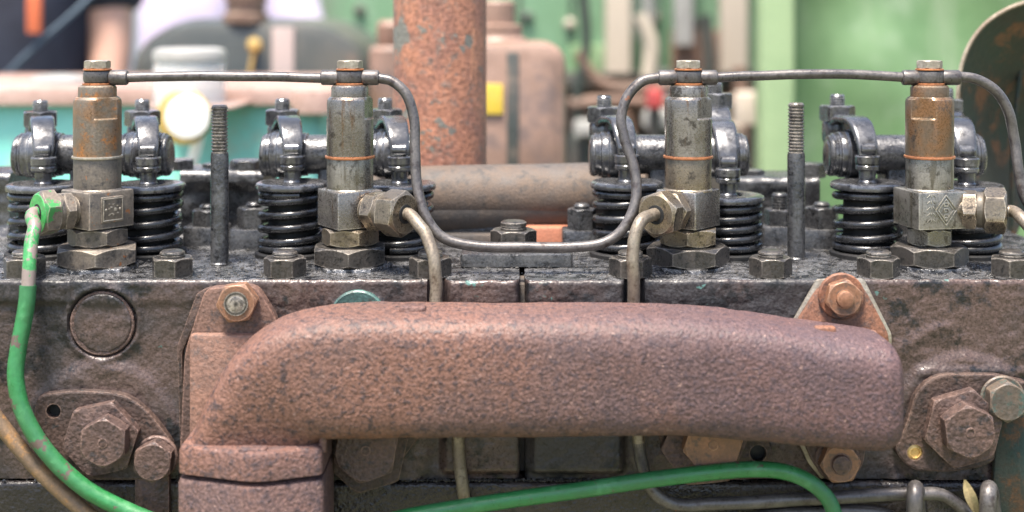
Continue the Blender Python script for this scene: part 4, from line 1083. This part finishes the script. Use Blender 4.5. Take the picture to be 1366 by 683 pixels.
# tank
yt = 2300
t = thing('fuel_tank', 'dark weathered fuel tank with brown cap behind the turquoise box', 'tank', Vector((P(330, 0, yt).x, yt + 350, gz)))
a, b = P(172, 240, yt), P(490, 24, yt)
out = rpoly([(a.x, a.z), (b.x, a.z), (b.x, P(0, 62, yt).z), (P(430, 0, yt).x, b.z), (P(235, 0, yt).x, b.z), (a.x, P(0, 66, yt).z)], [20, 20, 70, 190, 190, 70], 8)
mb = MB(); prism(mb, out, (0, yt + 600, 0), X3, Z3, TOCAM, 600, 60); build('shell', mb, 'bg_tank', t)
bg_box('band', 'bg_tankband', 362, 392, 36, 240, yt - 8, 20, t, 6, 4)
bg_box('stand', 'bg_dark', 190, 470, 238, 400, yt + 60, 450, t, 10, 8, True)
mb = MB(); c = P(328, 26, yt + 60); lathe(mb, c, Z3, [(70, -10), (70, 14), (58, 20), (58, 54), (66, 58), (66, 90), (50, 98)], 36); build('cap', mb, 'bg_cap', t)
mb = MB(); lathe(mb, P(340, 60, yt - 10), TOCAM, [(22, 0), (24, 10), (16, 26), (4, 30)], 24); kb = build('knob', mb, 'bg_brass', t)
mb = MB(); sweep(mb, spline([P(338, 70, yt - 22), P(334, 95, yt - 22), P(330, 135, yt - 22)], 5), 7, 8); build('drop_rod', mb, 'bg_brass', t)
# rusty can
yc = 1250
t = thing('rusty_can', 'faded rusty can with yellow label behind the exhaust pipe', 'can', Vector((P(670, 0, yc).x, yc + 120, gz)))
a, b = P(585, 240, yc), P(756, 56, yc)
out = rpoly([(a.x, a.z), (b.x, a.z), (b.x, b.z), (a.x, b.z)], [10, 10, 62, 62], 6)
mb = MB(); prism(mb, out, (0, yc + 240, 0), X3, Z3, TOCAM, 240, 30); can = build('shell', mb, 'bg_rust', t)
mb = MB(); c = P(664, 57, yc + 110); lathe(mb, c, Z3, [(70, -12), (68, 6), (38 * 1.7, 10), (36 * 1.6, 16), (36 * 1.6, 40), (40, 44), (40, 92), (34, 98)], 36); build('neck', mb, 'bg_rust', t)
bg_box('stripe', 'bg_tank', 676, 692, 70, 235, yc - 4, 10, t, 2, 2)
bg_box('label', 'bg_yellow', 636, 671, 112, 152, yc - 6, 10, t, 2, 2)
bg_box('stand', 'bg_dark', 570, 770, 240, 400, yc, 300, t, 8, 6, True)
# brown post left of exhaust
t = thing('rusty_column', 'blurred brown column just left of the exhaust pipe', 'column', Vector((P(515, 0, 1900).x, 1900, gz)))
mb = MB(); c = Vector((P(520, 0, 1900).x, 1960, gz)); zt = P(0, 62, 1900).z; lathe(mb, c, Z3, [(62, 0), (62, zt - gz - 10), (50, zt - gz)], 28); build('column_body', mb, 'bg_rust', t)
mb = MB(); lathe(mb, Vector((c.x, c.y, zt - 2)), Z3, [(36, 0), (42, 20), (42, 60), (30, 74)], 24); build('column_top', mb, 'bg_brown', t)

# big green machine far behind
ym = 4200
t = thing('green_machine', 'long light green machine body filling the distance', 'machine', Vector((P(700, 0, ym).x, ym + 800, gz)))
bg_box('body', 'bg_green', 380, 1400, -620, 96, ym, 1600, t, 60, 40)
bg_box('sill', 'bg_dark', 700, 1400, 96, 116, ym - 60, 1500, t, 10, 10)
bg_box('under_frame', 'bg_brown', 740, 1400, 118, 172, ym + 120, 1300, t, 10, 10)
bg_box('skirt', 'bg_dark', 420, 1400, 172, 400, ym + 160, 1200, t, 10, 10, True)
for x0, x1, m in ((808, 842, 'bg_pale'), (962, 998, 'bg_pale'), (900, 925, 'bg_grey'), (858, 872, 'bg_grey')):
    bg_box('upright', m, x0, x1, -620, 98 if x0 != 900 else 60, ym - 130, 70, t, 8, 8)
for pts_, r_, m_, nm_ in (([(770, 70), (800, 110), (850, 118), (930, 108)], 26, 'bg_brown', 'hose'), ([(884, 92), (890, 150), (876, 200)], 20, 'bg_grey', 'lever'),
                          ([(940, 20), (946, 90), (938, 170)], 30, 'bg_dark', 'pipe_run'), ([(776, -20), (782, 60), (770, 130), (778, 210)], 24, 'bg_dark', 'pipe_run'),
                          ([(852, 20), (868, 60), (866, 104)], 34, 'bg_pale', 'lever'), ([(985, 90), (992, 150), (1004, 220)], 34, 'bg_brown', 'hose'), ([(760, 140), (830, 134), (900, 140), (1000, 136)], 30, 'bg_brown', 'cross_bar'),
                          ([(820, 150), (830, 190), (822, 240)], 60, 'bg_brown', 'hose'), ([(905, 168), (925, 160), (960, 166), (990, 182)], 34, 'bg_pale', 'cross_bar')):
    mb = MB(); sweep(mb, spline([P(*p, ym - 240) for p in pts_], 6), r_, 10); build(nm_, mb, m_, t)
for k in range(11):
    mb = MB(); lathe(mb, P(480 + 56 * k, 14 + 9 * (k % 3), ym), TOCAM, [(26, -4), (26, 16), (14, 26), (3, 28)], 14); build('rivet', mb, 'bg_pale' if k % 2 else 'bg_dark', t)
for x_ in (560, 690, 760, 1010):
    bg_box('panel_seam', 'bg_dark', x_, x_ + 4, -600, 94, ym - 14, 30, t, 2, 2)
bg_box('side_panel', 'bg_brown', 896, 960, 40, 96, ym - 40, 60, t, 10, 8)
bg_box('side_panel', 'bg_green2', 760, 808, 60, 96, ym - 40, 60, t, 10, 8)
for k, (x0, x1, r0, r1, m, lab, cat) in enumerate([(862, 884, 118, 142, 'bg_red', 'small red painted part behind the third injector', 'part'),
        (858, 905, 146, 168, 'bg_grey', 'grey rounded part just under the small red part', 'part'), (980, 1030, 122, 165, 'bg_pale', 'pale wooden block behind the third injector\'s right rocker', 'block'),
        (765, 800, 160, 178, 'bg_grey', 'grey flat part right of the rusty can', 'part'), (760, 850, 178, 260, 'bg_dark', 'dark machine part right of the rusty can, low down', 'part'),
        (930, 990, 170, 260, 'bg_dark', 'dark machine part right of the third injector', 'part')]):
    y = 2900 + 130 * k
    a, b = P(x0, r1, y), P(x1, r0, y)
    o_ = thing('machine_part', lab, cat, Vector(((a.x + b.x) / 2, y, gz)), 'blurred parts among the far machinery')
    mb = MB(); box(mb, ((a.x + b.x) / 2, y, a.z), b.x - a.x, 120, b.z - a.z, 26, 20); build('body', mb, m, o_)
    mb = MB(); lathe(mb, ((a.x + b.x) / 2, y, gz), Z3, [(22, 0), (22, a.z - gz + 2)], 14); build('support', mb, 'bg_dark', o_)
# green post and panel at the right
t = thing('green_post', 'pale green upright post left of the green screen', 'post', Vector((P(1038, 0, 2500).x, 2560, gz)))
bg_box('post_body', 'bg_post', 1016, 1060, -400, 300, 2500, 130, t, 12, 10, True)
bg_box('foot', 'bg_dark', 1006, 1070, 380, 420, 2480, 170, t, 12, 10, True)
t = thing('metal_screen', 'broad green metal screen behind the right stud and rightmost injector', 'screen', Vector((P(1200, 0, 2700).x, 2760, gz)))
mb = MB(); nx = 30; rings = []
for zz in np.linspace(gz, P(0, -400, 2700).z, 30):
    pts = []
    for i in range(nx + 1):
        x = P(1056 + 500 * i / nx, 0, 2700).x
        y = 2700 + 26 * math.sin(x * .008 + zz * .003) + 60 * (vnoise(np.array([x]), np.array([zz]), 240, 41)[0] - .5)
        pts.append((x, y, zz))
    rings.append(mb.ring(pts))
for p, q in zip(rings, rings[1:]): mb.bridge(p, q, False)
pn_ = build('sheet', mb, 'bg_green2', t, sharp=80)
sm = pn_.modifiers.new('thickness', 'SOLIDIFY'); sm.thickness = 0.01
bg_box('top_rail', 'bg_green2', 1056, 1560, -416, -398, 2660, 120, t, 8, 6)
# white post
t = thing('white_post', 'white upright post between the two people in the distance', 'post', Vector((P(160, 0, 3300).x, 3340, gz)))
bg_box('post_body', 'bg_white', 146, 180, -300, 90, 3300, 80, t, 20, 10, True)
bg_box('base', 'bg_grey', 136, 190, 560, 600, 3280, 120, t, 20, 10, True)

# ---------------------------------------------------------------- people
def skin_mesh(name, joints, edges, mat, parent, sub=2):
    """joints: {key: ((x,y,z) metres, radius)}"""
    keys = list(joints); me = bpy.data.meshes.new(name)
    me.from_pydata([joints[k][0] for k in keys], [(keys.index(a), keys.index(b)) for a, b in edges], [])
    o = bpy.data.objects.new(name, me); C.objects.link(o)
    me.materials.append(MAT[mat])
    sk = o.modifiers.new('skin', 'SKIN'); sk.use_smooth_shade = True
    if not me.skin_vertices: me.skin_vertices.new()
    for i, k in enumerate(keys):
        r = joints[k][1]; me.skin_vertices[0].data[i].radius = r if isinstance(r, tuple) else (r, r)
        me.skin_vertices[0].data[i].use_root = (i == 0)
    ss = o.modifiers.new('sub', 'SUBSURF'); ss.levels = sub; ss.render_levels = sub
    o.parent = parent
    return o
def person(label, x, y, rotz, shirt, trousers, arm_l, arm_r, hairm='hair', long=False):
    t = thing('person', label, 'person', (x, y, gz), 'people in the background')
    t.rotation_euler.z = rotz
    J = {'pel': ((0, 0, .95), (.16, .11)), 'chest': ((0, 0, 1.28), (.165, .115)), 'sh': ((0, 0, 1.43), (.10, .085)), 'neck': ((0, 0, 1.52), .055), 'jaw': ((0, .02, 1.60), .07), 'head': ((0, .01, 1.68), (.078, .095)), 'crown': ((0, 0, 1.75), .06)}
    E = [('pel', 'chest'), ('chest', 'sh'), ('sh', 'neck'), ('neck', 'jaw'), ('jaw', 'head'), ('head', 'crown')]
    for s_, nm, arm in ((-1, 'l', arm_l), (1, 'r', arm_r)):
        J['shd' + nm] = ((s_ * .19, 0, 1.42), .06); J['elb' + nm] = (arm[0], .042); J['wri' + nm] = (arm[1], .03)
        d = (Vector(arm[1]) - Vector(arm[0])).normalized()
        J['palm' + nm] = (tuple(Vector(arm[1]) + d * .07), (.036, .016))
        E += [('sh', 'shd' + nm), ('shd' + nm, 'elb' + nm), ('elb' + nm, 'wri' + nm), ('wri' + nm, 'palm' + nm)]
        side = d.cross(Vector((0, 0, 1))) if abs(d.z) < .8 else Vector((0, 1, 0))
        side.normalize()
        for f_, (off, ln) in enumerate(((-.027, .07), (-.009, .08), (.009, .076), (.027, .06))):
            b0 = Vector(J['palm' + nm][0])
            J[f'f{f_}{nm}'] = (tuple(b0 + d * .03 + side * off), .009); J[f'g{f_}{nm}'] = (tuple(b0 + d * (.03 + ln) + side * off * 1.1), .007)
            E += [('palm' + nm, f'f{f_}{nm}'), (f'f{f_}{nm}', f'g{f_}{nm}')]
        b0 = Vector(arm[1]) + d * .03
        J['th' + nm] = (tuple(b0 - side * .045 + d * .03), .01); E += [('wri' + nm, 'th' + nm)]
        J['hip' + nm] = ((s_ * .09, 0, .88), .085); J['kne' + nm] = ((s_ * .10, .01, .49), .055); J['ank' + nm] = ((s_ * .10, -.01, .09), .04); J['toe' + nm] = ((s_ * .11, .14, .04), .035)
        E += [('pel', 'hip' + nm), ('hip' + nm, 'kne' + nm), ('kne' + nm, 'ank' + nm), ('ank' + nm, 'toe' + nm)]
    skin_mesh('body', J, E, 'skin', t)
    def grow(r, k): return (r[0] + k, r[1] + k) if isinstance(r, tuple) else r + k
    S_ = {'pel': ((0, 0, .93), (.185, .135)), 'chest': ((0, 0, 1.26), (.195, .145)), 'sh': ((0, 0, 1.42), (.13, .11)), 'neck': ((0, 0, 1.475), .075)}
    SE = [('pel', 'chest'), ('chest', 'sh'), ('sh', 'neck')]
    for nm, s_, arm in (('l', -1, arm_l), ('r', 1, arm_r)):
        S_['a' + nm] = ((s_ * .19, 0, 1.41), .085); m_ = Vector((s_ * .19, 0, 1.41)).lerp(Vector(arm[0]), .75); S_['b' + nm] = (tuple(m_), .075)
        if long: S_['c' + nm] = (arm[0], .068); S_['d' + nm] = (tuple(Vector(arm[1])), .05); SE += [('b' + nm, 'c' + nm), ('c' + nm, 'd' + nm)]
        SE += [('sh', 'a' + nm), ('a' + nm, 'b' + nm)]
    skin_mesh('shirt', S_, SE, shirt, t)
    T_ = {'w': ((0, 0, .98), (.18, .13))}; TE = []
    for nm, s_ in (('l', -1), ('r', 1)):
        T_['h' + nm] = ((s_ * .095, 0, .86), .115); T_['k' + nm] = ((s_ * .10, .01, .49), .085); T_['a' + nm] = ((s_ * .10, 0, .11), .075)
        TE += [('w', 'h' + nm), ('h' + nm, 'k' + nm), ('k' + nm, 'a' + nm)]
    skin_mesh('trousers', T_, TE, trousers, t)
    H_ = {'a': ((0, -.03, 1.74), (.082, .09)), 'b': ((0, -.05, 1.66), (.082, .07))}
    skin_mesh('hair', H_, [('a', 'b')], hairm, t)
    for s_ in (-1, 1):
        mb = MB(); lathe(mb, (0, 0, 0), Y3, [(12, -6), (18, 2), (14, 10), (4, 14)], 12); e = build('eye', mb, 'navy', t, origin=(0, 0, 0)); e.location = (s_ * .033, .093, 1.685); ORG[e.name] = None
        mb = MB(); lathe(mb, (0, 0, 0), X3, [(10, -10), (36, -6), (36, 6), (10, 10)], 14); e = build('ear', mb, 'skin', t, origin=(0, 0, 0)); e.location = (s_ * .085, .0, 1.67)
    mb = MB(); lathe(mb, (0, 0, 0), Z3, [(26, 0), (22, 30), (10, 80), (4, 90)], 12); e = build('nose', mb, 'skin', t, origin=(0, 0, 0)); e.location = (0, .10, 1.635)
    mb = MB(); lathe(mb, (0, 0, 0), X3, [(4, -40), (12, -20), (12, 20), (4, 40)], 12); e = build('mouth', mb, 'orange', t, origin=(0, 0, 0)); e.location = (0, .09, 1.60)
    return t
p1 = P(-8, 0, 3100)
person('person in dark navy clothes with bare forearms at the top left', p1.x, p1.y, R_(195), 'navy', 'slate',
       ((-.205, .04, 1.20), (-.185, .10, 1.00)), ((.26, .14, 1.30), (.04, .26, 1.36)))
p2 = P(245, 0, 4200)
person('person in a lilac shirt standing behind the dark tank', p2.x, p2.y, R_(180), 'lilac', 'slate',
       ((-.28, .02, 1.14), (-.30, .10, .90)), ((.28, .02, 1.14), (.30, .10, .90)), long=True)
mb = MB(); a = P(46, 20, 2760); box(mb, P(46, 44, 2760), 50, 24, 130, 10, 8)
tag(build('orange_tag', mb, 'orange'), 'small orange cloth tag hanging on the dark clothed person', 'tag')
mb = MB(); sweep(mb, spline([P(8, 100, 2790), P(55, 55, 2780), P(112, 4, 2790), P(150, -40, 2820)], 6), 9, 8)
tag(build('bag_strap', mb, 'slate'), 'thin grey strap slanting across the dark clothed person', 'strap')
